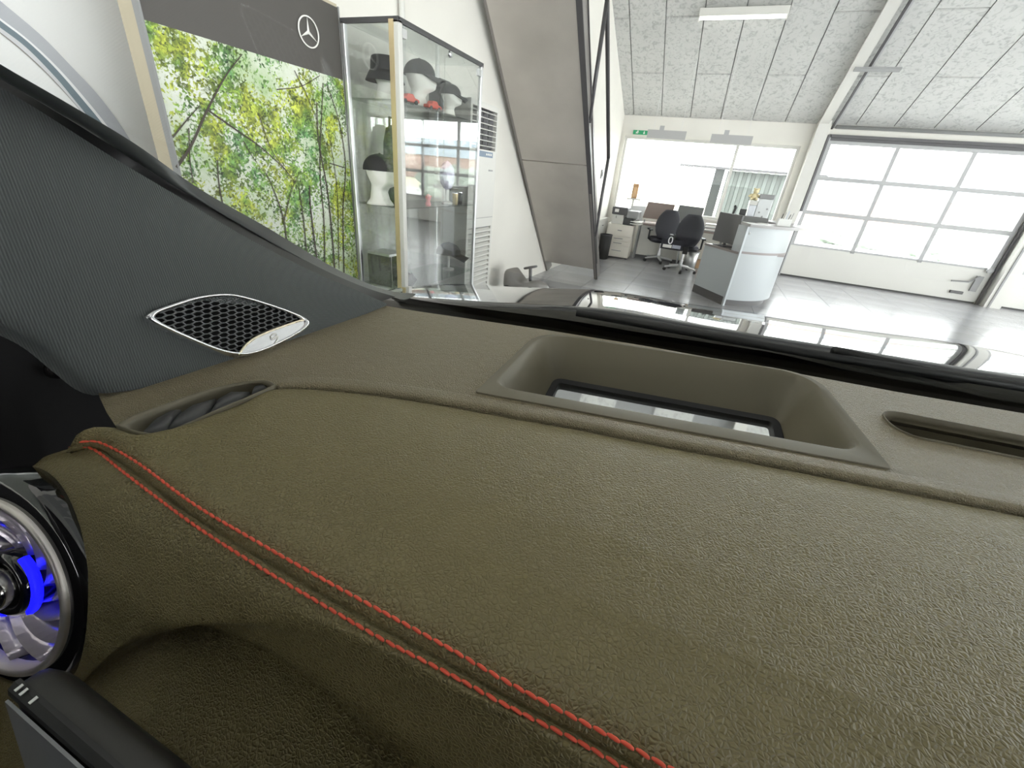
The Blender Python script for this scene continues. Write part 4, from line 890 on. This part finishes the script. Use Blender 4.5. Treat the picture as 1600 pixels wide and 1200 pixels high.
rows = [[p + Vector((0, 0, -.012)) for p in r0], [p + Vector((0, 0, -.003)) for p in r0], mix(r0, r2, .03, .001), mix(r0, r2, .18, .004), mix(r0, r2, .36, .007), mix(r0, r2, .55, .0075), mix(r0, r2, .75, .006), mix(r0, r2, .9, .0025), r2, mix(r2, r4, .30, -.0003), mix(r2, r4, .42, -.002), mix(r2, r4, .5, -.0045), mix(r2, r4, .58, -.002), mix(r2, r4, .70, -.0003), r4, mix(r4, r45, .5, .002), r45, r5, r56, r6]
def dense(rows_, k):
    """Catmull-Rom across the rows"""
    out = []
    for i in range(len(rows_) - 1):
        a_, b_, c_, d_ = rows_[max(0, i - 1)], rows_[i], rows_[i + 1], rows_[min(len(rows_) - 1, i + 2)]
        for q_ in range(k):
            t_ = q_ / k
            out.append([0.5 * (2 * b + (c - a) * t_ + (2 * a - 5 * b + 4 * c - d) * t_ * t_ + (3 * b - a - 3 * c + d) * t_ ** 3) for a, b, c, d in zip(a_, b_, c_, d_)])
    out.append(rows_[-1]); return out
rows = [roll(r_) for r_ in rows]
face_rows = dense(rows[14:], 5)
pm = MB().grid(rows[:15]); pm2 = MB().grid(face_rows)
VC = Vector((-.353, .101, -.275)); VNV = Vector((0, -math.cos(.334), math.sin(.334)))
def invent(f_):
    c_ = sum((pm2.v[i] for i in f_), Vector()) / len(f_) - VC; d_ = c_.dot(VNV); return (c_ - VNV * d_).length < .0675 and abs(d_) < .06
pm2.f = [f_ for f_ in pm2.f if not invent(f_)]
pm.add(pm2.v, pm2.f)
pad = build_car(pm, 'upper_pad', m_dash, dash, smooth=True)
build_car(MB().grid([r6, r7, mix(r7, r8, .5, .0015), r8, mix(r8, r9, .5, -.006), r9, r10, r11]), 'screen_recess', m_dash, dash, smooth=True)
# end sheet closing the left end of the dashboard
lc = [r[0] for r in rows] ; build_car(MB().grid([lc, [p + Vector((-.004, .03, -.012)) for p in lc], [p + Vector((0, .12, -.06)) for p in lc]]), 'end_sheet', m_black, dash, smooth=True)
# red stitches
st_me = None
for line in (ups, los):
    P = spline(line, 1400); acc = 0; pts = [P[0]]
    Ls = [0]
    for i in range(1, len(P)): Ls.append(Ls[-1] + (P[i] - P[i - 1]).length)
    pitch = .0056; s_ = .004; i = 0
    src = r2 if line is ups else r4
    while s_ + pitch < Ls[-1]:
        while Ls[i + 1] < s_: i += 1
        a_ = P[i]; j = i
        while j < len(Ls) - 2 and Ls[j] < s_ + pitch: j += 1
        b_ = P[j]; s_ += pitch
        if a_.x > .30: break
        wa, wb = W(a_), W(b_); d = (wb - wa); mid = (wa + wb) / 2 + Vector((0, 0, .0006))
        if st_me is None:
            L_ = .0027
            pr = [(-L_, .0001), (-L_ * .9, .00055), (-L_ * .4, .00082), (L_ * .4, .00086), (L_ * .9, .0006), (L_, .0001)]
            mb = MB().rings([[Vector((x_, r_ * math.cos(2 * math.pi * k / 8), r_ * math.sin(2 * math.pi * k / 8) + .0003 * (1 - (x_ / L_) ** 2))) for k in range(8)] for x_, r_ in pr], True, True, True)
            o = mb.build('stitch', m_stitch, pad, smooth=True); st_me = o.data
        else:
            o = bpy.data.objects.new('stitch', st_me); COL.objects.link(o); o.parent = pad
        ang = math.atan2(d.y, d.x) + math.radians(-7); pit = -math.atan2(d.z, math.hypot(d.x, d.y))
        o.rotation_euler = (0, pit, ang); o.location = mid - Vector(pad['_org']); o['_org'] = list(mid)
# rolled lip and groove of the long seam
s3 = spline(seam3, N)
lip = [[p + Vector((0, dy, dz)) for p in s3] for dy, dz in ((.0195, .0010), (.0187, .0018), (.0165, .0026), (.0055, .0028), (.0025, .0016), (.0012, -.001), (.0004, -.006))]
build_car(MB().grid(lip), 'seam_lip', m_dashu, dash, smooth=True)
# flat upper skin with the openings for display and defroster
def rounded(poly, r, n=6):
    out = []; m_ = len(poly)
    for i in range(m_):
        p, a_, b_ = Vector(poly[i]), Vector(poly[i - 1]), Vector(poly[(i + 1) % m_]); rr_ = r[i] if isinstance(r, (list, tuple)) else r
        d0 = (a_ - p).normalized(); d1_ = (b_ - p).normalized(); s0 = p + d0 * rr_; s1 = p + d1_ * rr_
        for k in range(n + 1):
            t_ = k / n; out.append((s0 * (1 - t_) ** 2) + p * (2 * t_ * (1 - t_)) + s1 * t_ ** 2)
    return out
hud_in = rounded([(-.094, .336, 0), (.2215, .351, 0), (.2360, .519, 0), (-.078, .503, 0)], [.022, .022, .045, .045])
hud_out = rounded([(-.1045, .3165, 0), (.2335, .3325, 0), (.2440, .5235, 0), (-.085, .5080, 0)], [.004, .004, .048, .048])
hud_cut = rounded([(-.099, .325, 0), (.227, .341, 0), (.2395, .521, 0), (-.081, .5055, 0)], [.01, .01, .046, .046])
slot = rounded([(.2715, .401, 0), (.62, .392, 0), (.62, .442, 0), (.2755, .4535, 0)], [.0245, .0245, .0245, .0245], 8)
cowl_px = [(604, 478), (650, 486), (740, 499), (850, 515), (1000, 539), (1200, 575), (1400, 612), (1600, 646)]
cowl3 = [cz(u, v, H0) for u, v in cowl_px]
base_px = [(604, 477), (560, 496), (467, 537), (381, 570), (295, 592), (180, 612)]
dem_up = [(182, 668), (215, 650), (255, 636), (300, 620), (345, 607), (390, 599), (418, 598), (430, 604)]
outer = [Vector((p.x, p.y, 0)) for p in lip[0]] + [Vector((1.02, .40, 0)), Vector((1.0, .47, 0)), Vector((.8, .515, 0))] + [Vector((p.x, p.y, 0)) for p in reversed(cowl3)] + [Vector((cz(u, v, H0).x - .02, cz(u, v, H0).y, 0)) for u, v in base_px[1:5]] + [Vector((cz(u, v, H0).x, cz(u, v, H0).y, 0)) for u, v in ((150, 603), (156, 622), (167, 645))] + [Vector((cz(u, v, H0).x, cz(u, v, H0).y, 0)) for u, v in dem_up]
def zsk(x, y): return -H0 - .05 * max(0, -x - .30) ** 1.0 * 0
bm = bmesh.new()
def loop(pts):
    vs = [bm.verts.new((p.x, p.y, -H0)) for p in pts]
    return [bm.edges.new((vs[i], vs[(i + 1) % len(vs)])) for i in range(len(vs))]
ed = loop(outer) + loop(hud_cut) + loop(slot)
bmesh.ops.triangle_fill(bm, use_beauty=True, use_dissolve=False, edges=ed)
bm.verts.index_update(); mb = MB(); mb.add([v.co for v in bm.verts], [tuple(v.index for v in fc.verts) for fc in bm.faces]); bm.free()
build_car(mb, 'upper_skin', m_dashu, dash)
build_car(MB().grid([[p for p in cowl3] + [Vector((.8, .515, -H0)), Vector((1.0, .47, -H0))], [p + Vector((0, .012, -.006)) for p in cowl3] + [Vector((.8, .527, -H0 - .006)), Vector((1.0, .48, -H0 - .006))], [p + Vector((0, .016, -.05)) for p in cowl3] + [Vector((.8, .53, -H0 - .05)), Vector((1.0, .485, -H0 - .05))]]), 'front_edge', m_dashu, dash, smooth=True)

# head-up display well
def zz_(pts, z): return [Vector((p.x, p.y, z)) for p in pts]
def zt_(pts, z): return [Vector((p.x, p.y, z - .26 * (.482 - p.y))) for p in pts]
def scl(pts, c, s_): return [Vector((c.x + (p.x - c.x) * s_, c.y + (p.y - c.y) * s_, p.z)) for p in pts]
hc = Vector((.07, .427, 0))
hud_fl = rounded([(-.070, .338, 0), (.207, .353, 0), (.209, .483, 0), (-.053, .478, 0)], [.01, .01, .012, .012])
FZ = -.2265
hudw = build_car(MB().rings([zz_(hud_out, -.1815), zz_(hud_out, -.1790), zz_(scl(hud_out, hc, .997), -.1785), zz_([a_.lerp(b_, .85) for a_, b_ in zip(hud_out, hud_in)], -.1785), zz_(hud_in, -.1795), zz_(scl(hud_in, hc, .985), -.183), zz_([a_.lerp(b_, .25) for a_, b_ in zip(scl(hud_in, hc, .98), hud_fl)], -.194), zt_([a_.lerp(b_, .85) for a_, b_ in zip(scl(hud_in, hc, .98), hud_fl)], FZ + .006), zt_(hud_fl, FZ)], True), 'head_up_display_well', m_hudp, dash, smooth='auto')
fl_in = rounded([(-.058, .344, 0), (.196, .359, 0), (.200, .4745, 0), (-.046, .4695, 0)], .004)
build_car(MB().rings([zt_(hud_fl, FZ + .002), zt_(fl_in, FZ + .002), zt_(fl_in, FZ - .004)], True), 'display_gasket', m_black, hudw)
m_mirror = mat('display_mirror', (.80, .81, .80), .03, 1)
g_ = zt_(fl_in, FZ - .0035); build_car(MB().add(g_, [tuple(range(len(g_)))]), 'display_glass', m_mirror, hudw)
build_car(MB().add(zz_(scl(fl_in, hc, 1.2), FZ - .06), [tuple(range(len(fl_in)))]), 'well_floor', m_black, hudw)

# defroster slot on the right
dslot = build_car(MB().rings([zz_(scl(slot, Vector((.44, .424, 0)), 1.006), -.1797), zz_(scl(slot, Vector((.44, .424, 0)), 1.004), -.1783), zz_(slot, -.1783), zz_(scl(slot, Vector((.44, .424, 0)), .99), -.182), zz_(scl(slot, Vector((.44, .424, 0)), .985), -.205)], True), 'defroster_vent', m_hudp, dash, smooth='auto')
s5 = zz_(scl(slot, Vector((.44, .424, 0)), .985), -.204); build_car(MB().add(s5, [tuple(range(len(s5)))]), 'duct', m_black, dslot)
for k in range(2):
    y = .415 + k * .013
    build_car(MB().prism([Vector((.283 + abs(k - 1) * .003, y, -.190)), Vector((.61, y - .010, -.190)), Vector((.61, y - .008, -.196)), Vector((.283 + abs(k - 1) * .003, y + .002, -.196))], (0, .0016, 0)), 'slat', m_hudp, dslot)
build_car(MB().prism([Vector((.285, .440, -.184)), Vector((.61, .430, -.184)), Vector((.61, .436, -.190)), Vector((.285, .446, -.190))], (0, 0, .002)), 'slat', m_hudp, dslot)

# side demister vent at the pillar foot
dem_lo = [(428, 607), (390, 624), (340, 645), (290, 668), (250, 682), (215, 679)]
dloop = [cz(u, v, .1805) for u, v in dem_up + dem_lo]
DL = spline(dloop + [dloop[0]], 60)[:-1]
dcen = sum(DL, Vector()) / len(DL)
def shr(pts, s_, z): return [Vector((dcen.x + (p.x - dcen.x) * s_ + 0, dcen.y + (p.y - dcen.y) * (1 - (1 - s_) * .35), z)) for p in pts]
demv = build_car(MB().rings([zz_(DL, -.186), zz_(DL, -.1785), shr(DL, .95, -.1780), shr(DL, .88, -.1805), shr(DL, .80, -.195), shr(DL, .5, -.207)], True, False, True), 'demister_vent', m_hudp, dash, smooth=True)
for poly in ([(222, 676), (240, 658), (275, 640), (283, 640), (272, 654), (256, 677)], [(262, 671), (276, 650), (303, 632), (338, 622), (332, 634), (316, 652), (290, 664)], [(326, 648), (340, 624), (362, 612), (390, 612), (384, 620), (362, 632)], [(392, 618), (396, 607), (412, 602), (420, 606), (410, 611)]):
    pp = [cz(u, v, .184) for u, v in poly]; c_ = sum(pp, Vector()) / len(pp)
    mb = MB(); top = [p + Vector((0, 0, .0)) for p in pp]; mid = [p.lerp(c_, .35) + Vector((0, 0, .0025)) for p in pp]; bot = [p + Vector((0, 0, -.012)) for p in pp]
    mb.rings([bot, top, mid], True, False, True); build_car(mb, 'vane', mat('vane_grey', (.055, .055, .057), .4), demv, smooth=True)

# round turbine air vent
vc = Vector((-.353, .101, -.275)); th = .334; vn = Vector((0, -math.cos(th), math.sin(th))); v1 = Vector((1, 0, 0)); v2 = Vector((0, math.sin(th), math.cos(th)))
def VP(r, a_, d): return vc + v1 * (r * math.cos(a_)) + v2 * (r * math.sin(a_)) + vn * d
def vlathe(prof, n=56, cap=False, a0=0, a1=2 * math.pi, closed=True):
    rows = [[VP(r, lerp(a0, a1, i / (n if closed else n - 1)), d) for i in range(n)] for r, d in prof]
    return MB().rings(rows, closed, False, cap)
vent = build_car(vlathe([(.068, -.035), (.0745, -.030), (.0765, -.012), (.0765, -.003), (.0755, .0010), (.0720, .0038), (.0670, .0048), (.0600, .0046)]), 'round_air_vent', m_blackg, dash, smooth=True)
build_car(vlathe([(.0618, .003), (.0618, .0066), (.0608, .0078), (.0580, .0080), (.0570, .0070), (.0564, -.002)]), 'silver_ring', mat('satin_rose_silver', (.74, .69, .66), .38, .85), vent, smooth=True)
m_bowl = mat('vent_bowl', (.03, .028, .05), .25, .5); m_blade = mat('vent_blade', (.80, .73, .80), .24, .6)
m_led = mat('blue_light', (.0, .0, .02), .5, emit=((.004, .004, 1.0), 3.2))
build_car(vlathe([(.0566, .000), (.055, -.014), (.050, -.030), (.012, -.034)], cap=True), 'bowl', m_bowl, vent, smooth=True)
for k in range(12):
    a0 = 2 * math.pi * k / 12 + .15; rows_ = []
    for j in range(9):
        s_ = j / 8; r = lerp(.0225, .0558, s_); a_ = a0 + 1.0 * s_; wd_ = .30 - .04 * s_
        rows_.append([VP(r, a_ - wd_ * .5, lerp(-.010, -.008, s_)), VP(r, a_ - wd_ * .15, lerp(-.004, .002, s_)), VP(r, a_ + wd_ * .30, lerp(-.014, -.009, s_)), VP(r, a_ + wd_ * .62, -.024)])
    build_car(MB().grid(rows_), 'blade', m_blade, vent, smooth=True, thick=.0008)
build_car(vlathe([(.0225, -.024), (.0225, .002), (.019, .005), (.0155, .004), (.0150, -.006), (.0, -.007)]), 'hub', m_blackg, vent, smooth=True)
build_car(vlathe([(.0140, -.006), (.0140, .009), (.0125, .012), (.009, .0125), (.0, .011)]), 'hub_knob', mat('smoked_chrome', (.35, .34, .33), .15, 1), vent, smooth=True)
build_car(vlathe([(.0224, -.004), (.0254, -.003), (.0262, .000), (.0250, .0025), (.0226, .002)], 30, False, math.radians(-38), math.radians(62), False), 'light_ring', m_led, vent, smooth=True)
build_car(vlathe([(.0224, -.004), (.0254, -.003), (.0262, .000), (.0250, .0025), (.0226, .002)], 30, False, math.radians(170), math.radians(262), False), 'light_ring', m_led, vent, smooth=True)
for k in range(10):
    a_ = 2 * math.pi * k / 10 + .15 + .55; build_car(MB().grid([[VP(.045, a_ + .10, -.0105), VP(.051, a_ + .15, -.0095)], [VP(.045, a_ + .16, -.0125), VP(.051, a_ + .20, -.0115)]]), 'blue_glint', m_led, vent)  # glowing patches painted as blue glints on the blades

# instrument screen at the lower left
scr = thing('instrument_screen', W(-.1, .05, -.38), 'dark instrument screen edge in front of the round air vent', 'screen')
s0 = Vector((-.2425, .0505, 0)); sd = Vector((.069, -.0095, 0)).normalized(); sn = Vector((-sd.y, sd.x, 0))
prof = [(0, -.2385), (.0015, -.2370), (.004, -.2362), (.011, -.2366), (.0145, -.2390), (.0170, -.2450), (.018, -.262), (.006, -.37), (-.022, -.372), (-.0215, -.36)]
def scrow(s_, k): 
    c_ = (.004, -.29); return [s0 + sd * s_ + sn * (c_[0] + (d - c_[0]) * k) + Vector((0, 0, c_[1] + (z - c_[1]) * (1 - (1 - k) * .25))) for d, z in prof]
build_car(MB().rings([scrow(0, .30), scrow(.0015, .62), scrow(.005, .86), scrow(.011, .97), scrow(.018, 1), scrow(.3, 1), scrow(.55, 1)], True, True, True), 'housing', mat('screen_housing', (.022, .021, .018), .5, bump=('noise', 700, .15, .0004)), scr, smooth='auto')
build_car(MB().rings([[s0 + sd * s_ + sn * d + Vector((0, 0, z)) for d, z in ((-.0012, -.2405), (-.0004, -.2372), (.0026, -.2354), (.0045, -.2358), (.003, -.2385))] for s_ in (.004, .01, .55)], True, True, True), 'bezel_strip', m_black, scr, smooth='auto')
def fp(s_, t_, o_=.0006): return s0 + sd * s_ + sn * (lerp(-.0014, -.0215, t_) - o_) + Vector((0, 0, lerp(-.2405, -.36, t_)))
build_car(MB().prism([fp(.006, 0), fp(.55, 0), fp(.55, 1), fp(.006, 1)], sn * -.0012), 'glass_front', mat('screen_glass', (.24, .25, .26), .4, coat=.3), scr)  # grey base colour stands in for the reflection on the glass
for k, ss in enumerate((.009, .013, .021)): build_car(MB().prism([s0 + sd * ss + sn * .0005 + Vector((0, 0, -.2352)), s0 + sd * (ss + .0016) + sn * .0005 + Vector((0, 0, -.2352)), s0 + sd * (ss + .0016) + sn * .0035 + Vector((0, 0, -.2350)), s0 + sd * ss + sn * .0035 + Vector((0, 0, -.2350))], (0, 0, .0004)), 'clip', m_alu, scr)

# ------------------------------------------------------------------ A-pillar trim with speaker
top_px = [(-120, 62), (0, 135), (70, 178), (175, 245), (280, 308), (385, 371), (490, 425), (560, 455), (604, 474)]
bot_px = [(-120, 440), (0, 503), (60, 534), (112, 577), (150, 606), (190, 612), (295, 592), (381, 570), (467, 537), (560, 496), (604, 477)]
PA, PB_, PC = wsc(0, 135), cz(604, 477, .178), cz(190, 612, .178)
pn = (PB_ - PC).cross(PA - PC).normalized()
if pn.x < 0: pn = -pn
pk = pn.dot(PC)
tp = [cpl(u, v, pn, pk) for u, v in top_px]
bp = [cpl(u, v, pn, pk) for u, v in bot_px]
T_ = spline(tp, 70); B_ = spline(bp, 70)
prow = []
for k in range(15):
    s_ = k / 14
    prow.append([a_.lerp(b_, s_) + pn * (.010 * math.sin(math.pi * min(1, s_)) * min(1, (69 - i) / 30)) for i, (a_, b_) in enumerate(zip(T_, B_))])
prow.append([p - pn * .02 + Vector((-.01, 0, 0)) for p in prow[-1]])
pil = thing('pillar_trim', W(-.42, .4, -.2), 'grey woven fabric covered windscreen pillar trim with a speaker', 'pillar trim')
build_car(MB().grid(prow), 'fabric_cover', m_fabric, pil, smooth=True)
# seal between glass edge and trim
ge_px = [(-150, 8), (0, 100), (105, 161), (210, 224), (315, 297), (420, 357), (518, 416), (575, 443), (612, 455), (650, 459)]
GE = spline([wsc(u, v) for u, v in ge_px], 70)
inn = (Vector((0, 0, -1)) - WN * 0).normalized()
Tn = [p - pn * .004 for p in T_]
def gm(s_, o_): return [a_.lerp(b_, s_) + Vector((.5, -.3, -.2)).normalized() * o_ for a_, b_ in zip(GE, Tn)]
build_car(MB().grid([gm(0, 0), gm(.10, .003), gm(.28, .005), gm(.45, .004), gm(.55, .0), gm(.62, -.006)]), 'rubber_seal', m_rubber, pil, smooth=True)
build_car(MB().grid([gm(.60, -.008), gm(1.05, -.008)]), 'seal_gap', m_black, pil, smooth=True)
# speaker
fu = (cpl(482, 505, pn, pk) - cpl(230, 495, pn, pk)).normalized(); fv = pn.cross(fu).normalized()
so = cpl(350, 508, pn, pk)
def onp(u, v, o_=.0105): d = cray(u, v); return d * ((pk + o_) / pn.dot(d))
spk_px = [(228, 497), (236, 489), (262, 479), (305, 466), (345, 461), (375, 464), (420, 477), (462, 492), (480, 503), (478, 511), (462, 523), (425, 542), (395, 553), (372, 555), (340, 549), (290, 529), (245, 508)]
SPK = spline([onp(u, v) for u, v in spk_px] + [onp(*spk_px[0])], 96)[:-1]
sc_ = sum(SPK, Vector()) / len(SPK)
def sin_(s_, o_): return [sc_ + (p - sc_) * s_ + pn * o_ for p in SPK]
spk = build_car(MB().rings([sin_(1.02, -.012), sin_(1.02, .0008), sin_(1.0, .0036), sin_(.965, .0044), sin_(.935, .0030), sin_(.930, -.002)], True), 'speaker_grille', m_chrome, pil, smooth=True)
base_ = sin_(.95, -.0035); build_car(MB().add(base_, [tuple(range(len(base_)))]), 'backing', m_black, spk)
# honeycomb of elongated cells
poly2 = [((p - sc_).dot(fu), (p - sc_).dot(fv)) for p in sin_(.945, 0)]
def inside(x, y):
    c_ = False; n_ = len(poly2)
    for i in range(n_):
        (xa, ya), (xb, yb_) = poly2[i], poly2[i - 1]
        if (ya > y) != (yb_ > y) and x < (xb - xa) * (y - ya) / (yb_ - ya) + xa: c_ = not c_
    return c_
plate_px = [(372, 555), (378, 546), (386, 537), (400, 527), (425, 516), (462, 503), (474, 500), (480, 504), (478, 511), (462, 523), (425, 542), (395, 553)]
pl3 = [onp(u, v, .0105 + .002) for u, v in plate_px]
plate2 = [((p - sc_).dot(fu), (p - sc_).dot(fv)) for p in pl3]
def inpoly(P2, x, y):
    c_ = False
    for i in range(len(P2)):
        (xa, ya), (xb, yb_) = P2[i], P2[i - 1]
        if (ya > y) != (yb_ > y) and x < (xb - xa) * (y - ya) / (yb_ - ya) + xa: c_ = not c_
    return c_
# lattice axes follow two picture-independent directions on the trim: along the grille's short rows
ax = (onp(412, 478) - onp(300, 520)); ay = (onp(440, 520) - onp(330, 475)); 
ra = (onp(360, 498) - onp(337, 506)); rb = (onp(352, 508) - onp(343, 500.5))
ra = ra - pn * ra.dot(pn); rb = rb - pn * rb.dot(pn)
mh = MB(); mb = MB(); hexu = [(-.5, 0), (-.27, .5), (.27, .5), (.5, 0), (.27, -.5), (-.27, -.5)]
ext = [(-.5, 0), (-.25, .62), (.25, .62), (.5, 0), (.25, -.62), (-.25, -.62)]
cell_a = ra * .56; cell_b = rb * .72
c0 = onp(350, 508, .0105) - pn * .0005
cnt = 0
for i in range(-60, 61):
    for j in range(-60, 61):
        c_ = c0 + cell_a * (i + .5 * (j % 2)) + cell_b * j
        x, y = (c_ - sc_).dot(fu), (c_ - sc_).dot(fv)
        if not inpoly(poly2, x, y) or inpoly(plate2, x, y): continue
        cnt += 1
        rim = [c_ + cell_a * a_ + cell_b * b_ * 1.0 for a_, b_ in [(-.5, -.5), (-.5, .5), (0, .62), (.5, .5), (.5, -.5), (0, -.62)]]
        hol = [c_ + cell_a * a_ * 1.0 + cell_b * b_ * .92 for a_, b_ in [(-.42, -.32), (-.42, .32), (-.1, .5), (.42, .32), (.42, -.32), (.1, -.5)]]
        mb.rings([rim, [h_ + pn * .0004 for h_ in hol], [h_ - pn * .0006 for h_ in hol]], True); mh.add([h_ - pn * .0005 for h_ in hol], [tuple(range(6))])
me_ = build_car(mb, 'perforated_mesh', mat('grille_grey', (.085, .088, .09), .35, .4), spk); me_['kind'] = 'stuff'
me_ = build_car(mh, 'mesh_holes', mat('hole_black', (.003, .003, .003), .9, spec=.1), spk); me_['kind'] = 'stuff'
plm = build_car(MB().prism(pl3, pn * -.004), 'chrome_plate', m_chrome, spk, bevel=.0012)
ed_ = spline(pl3[:7], 30); build_car(MB().tube([p + pn * .0008 for p in ed_], .0011, 6), 'plate_edge', mat('pale_gold_edge', (.75, .68, .52), .25, 1), spk, smooth=True)
lg = [(424, 531), (423, 525), (428, 521), (432, 524), (427, 528), (424, 531), (430, 529), (434, 526), (432, 532), (428, 537)]
build_car(MB().tube([p + pn * .0008 for p in spline([onp(u, v, .0125) for u, v in lg], 40)], .00045, 6), 'script_emblem', m_print, spk)

# ------------------------------------------------------------------ cabin behind the eye
m_cab = mat('dark_headliner', (.06, .06, .06), .8)
cb_ = thing('car_cabin', W(.36, -.9, -1.0), 'dark roof lining and rear of the car cabin', kind='structure')
build_car(B((-.47, -1.9, .262), (1.19, -.13, .30)), 'roof_lining', m_cab, cb_, bevel=.01)
build_car(B((-.60, -1.95, -1.0), (1.32, -1.9, .30)), 'rear_panel', m_cab, cb_)
build_car(B((-.60, -1.9, -1.05), (1.32, .45, -1.0)), 'cabin_floor', m_cab, cb_)
build_car(B((1.29, -1.9, -1.0), (1.32, .5, -.135)), 'door_panel', m_cab, cb_)
build_car(B((-.62, -1.9, -1.0), (-.59, -.71, -.135)), 'door_panel', m_cab, cb_)
build_car(B((-.53, -1.9, -.135), (-.50, -.30, .262)), 'side_light_block', m_cab, cb_)  # unseen panel added to keep side light off the left of the dash
for sx in (-.50, 1.19): build_car(MB().prism([Vector((sx, -.75, -.14)), Vector((sx, -.62, -.14)), Vector((sx, -.68, .27)), Vector((sx, -.80, .27))], (.04, 0, 0)), 'centre_pillar', m_cab, cb_)
# ------------------------------------------------------------------ windscreen, frit, door, bonnet
GL = spline([wsc(u, v) for u, v in ge_px[1:]], 40)
def wp_(x, y): return Vector((x, y, WK - .62 * y))
gpoly = [wp_(-.455, -.12), wp_(-.455, .10)] + GL + [wp_(-.20, .66), wp_(.36, .69), wp_(.95, .66), wp_(1.10, .55), wp_(1.175, .25), wp_(1.175, -.12)]
m_side = glass('dimming_side_glass', (.62, .65, .63), .03)  # tint added to dim light entering through the unseen side windows
for sx in (-.515, 1.235): build_car(MB().prism([Vector((sx, y_, z_)) for y_, z_ in ((-.30, -.135), (.40, -.135), (.26, .0), (.08, .10), (-.12, .24), (-.30, .262))], (.004, 0, 0)), 'side_window', m_side, cb_)
wn_ = thing('windscreen', W(.36, .3, 0), 'clear sloping car windscreen with black lower border', kind='structure')
build_car(MB().add(gpoly, [tuple(range(len(gpoly)))]), 'glass', m_wind, wn_)
fr_px = [(590, 449), (640, 464), (720, 476), (807, 487), (900, 500), (1000, 517), (1100, 532), (1210, 549), (1337, 578), (1487, 606), (1600, 628)]
FT = spline([wsc(u, v) for u, v in fr_px] + [wp_(.7, .575), wp_(1.05, .54)], 60)
build_car(MB().grid([[p + Vector((0, -.001, -.002)) for p in FT], [Vector((p.x, .70, WK - .62 * .70 - .002)) for p in FT]]), 'black_border', m_frit, wn_)
dr = thing('door_3', W(-.58, 0, -.7), 'black car door panel in the dark gap left of the dashboard', kind='structure')
build_car(B((-.62, -.7, -.75), (-.56, .50, -.135)), 'inner_panel', m_black, dr, bevel=.01)
pc = cpl(88, 576, Vector((1, 0, 0)), -.556)
build_car(MB().lathe([(.011, 0), (.010, .005), (.006, .008), (.001, .009)], pc, 16, Matrix.Rotation(math.pi / 2, 3, 'Y')), 'door_pin', mat('dark_chrome', (.1, .09, .09), .2, .8), dr, smooth=True)
def hz(x, y):
    t_ = y - 1.1; c_ = (x - .36) / .85
    dome_ = .012 * math.exp(-((x + .02) / .16) ** 2) + .012 * math.exp(-((x - .74) / .16) ** 2)
    side = max(0, abs(c_) - .92)
    return -.252 - .238 * t_ - .20 * t_ * t_ - .045 * c_ * c_ + dome_ * max(0, 1 - ((y - 1.0) / .8) ** 2) - 2.2 * side * side
rows_ = []
for j in range(41):
    y = .66 + 1.25 * j / 40; rows_.append([Vector((.36 + .98 * (i / 60 - .5) * 2, y, hz(.36 + .98 * (i / 60 - .5) * 2, y))) for i in range(61)])
bn_ = thing('car_bonnet', W(.36, 1.2, -.7), 'glossy black car bonnet mirroring the gate beyond the windscreen', 'bonnet')
build_car(MB().grid(rows_), 'panel', m_paint, bn_, smooth=True, thick=.01)
for s_ in (-1, 1): build_car(MB().grid([[Vector((.36 + s_ * .985, p[0].y, p[0].z if s_ < 0 else p[-1].z)) for p in rows_], [Vector((.36 + s_ * 1.01, p[0].y, p[0].z - .5)) for p in rows_]]), 'fender', m_paint, bn_, smooth=True)
cw = [[Vector((p.x, p.y + dy, p.z + dz)) for p in rows_[0]] for dy, dz in ((.004, -.002), (-.004, -.004), (-.010, -.012), (-.014, -.022), (-.016, -.045))]
build_car(MB().grid(cw), 'cowl_cover', mat('cowl_plastic', (.055, .052, .042), .4), bn_, smooth=True)
build_car(B((-.55, .60, -.36), (1.27, .74, -.262)), 'cowl_tray', m_black, bn_, bevel=.01)
wi = thing('wiper', W(.3, .66, -.2), 'black wiper arm lying along the foot of the windscreen', 'wiper')
def wo(x, y, o_): return wp_(x, y) + WN.normalized() * o_
build_car(MB().tube([wo(-.05, .60, .014), wo(.30, .615, .014), wo(.62, .605, .014)], .006, 8), 'blade', m_black, wi, smooth=True)
build_car(MB().tube([wo(.30, .615, .024), wo(.55, .66, .02), wo(.72, .68, .006)], [.006, .009, .012], 8), 'arm', m_black, wi, smooth=True)
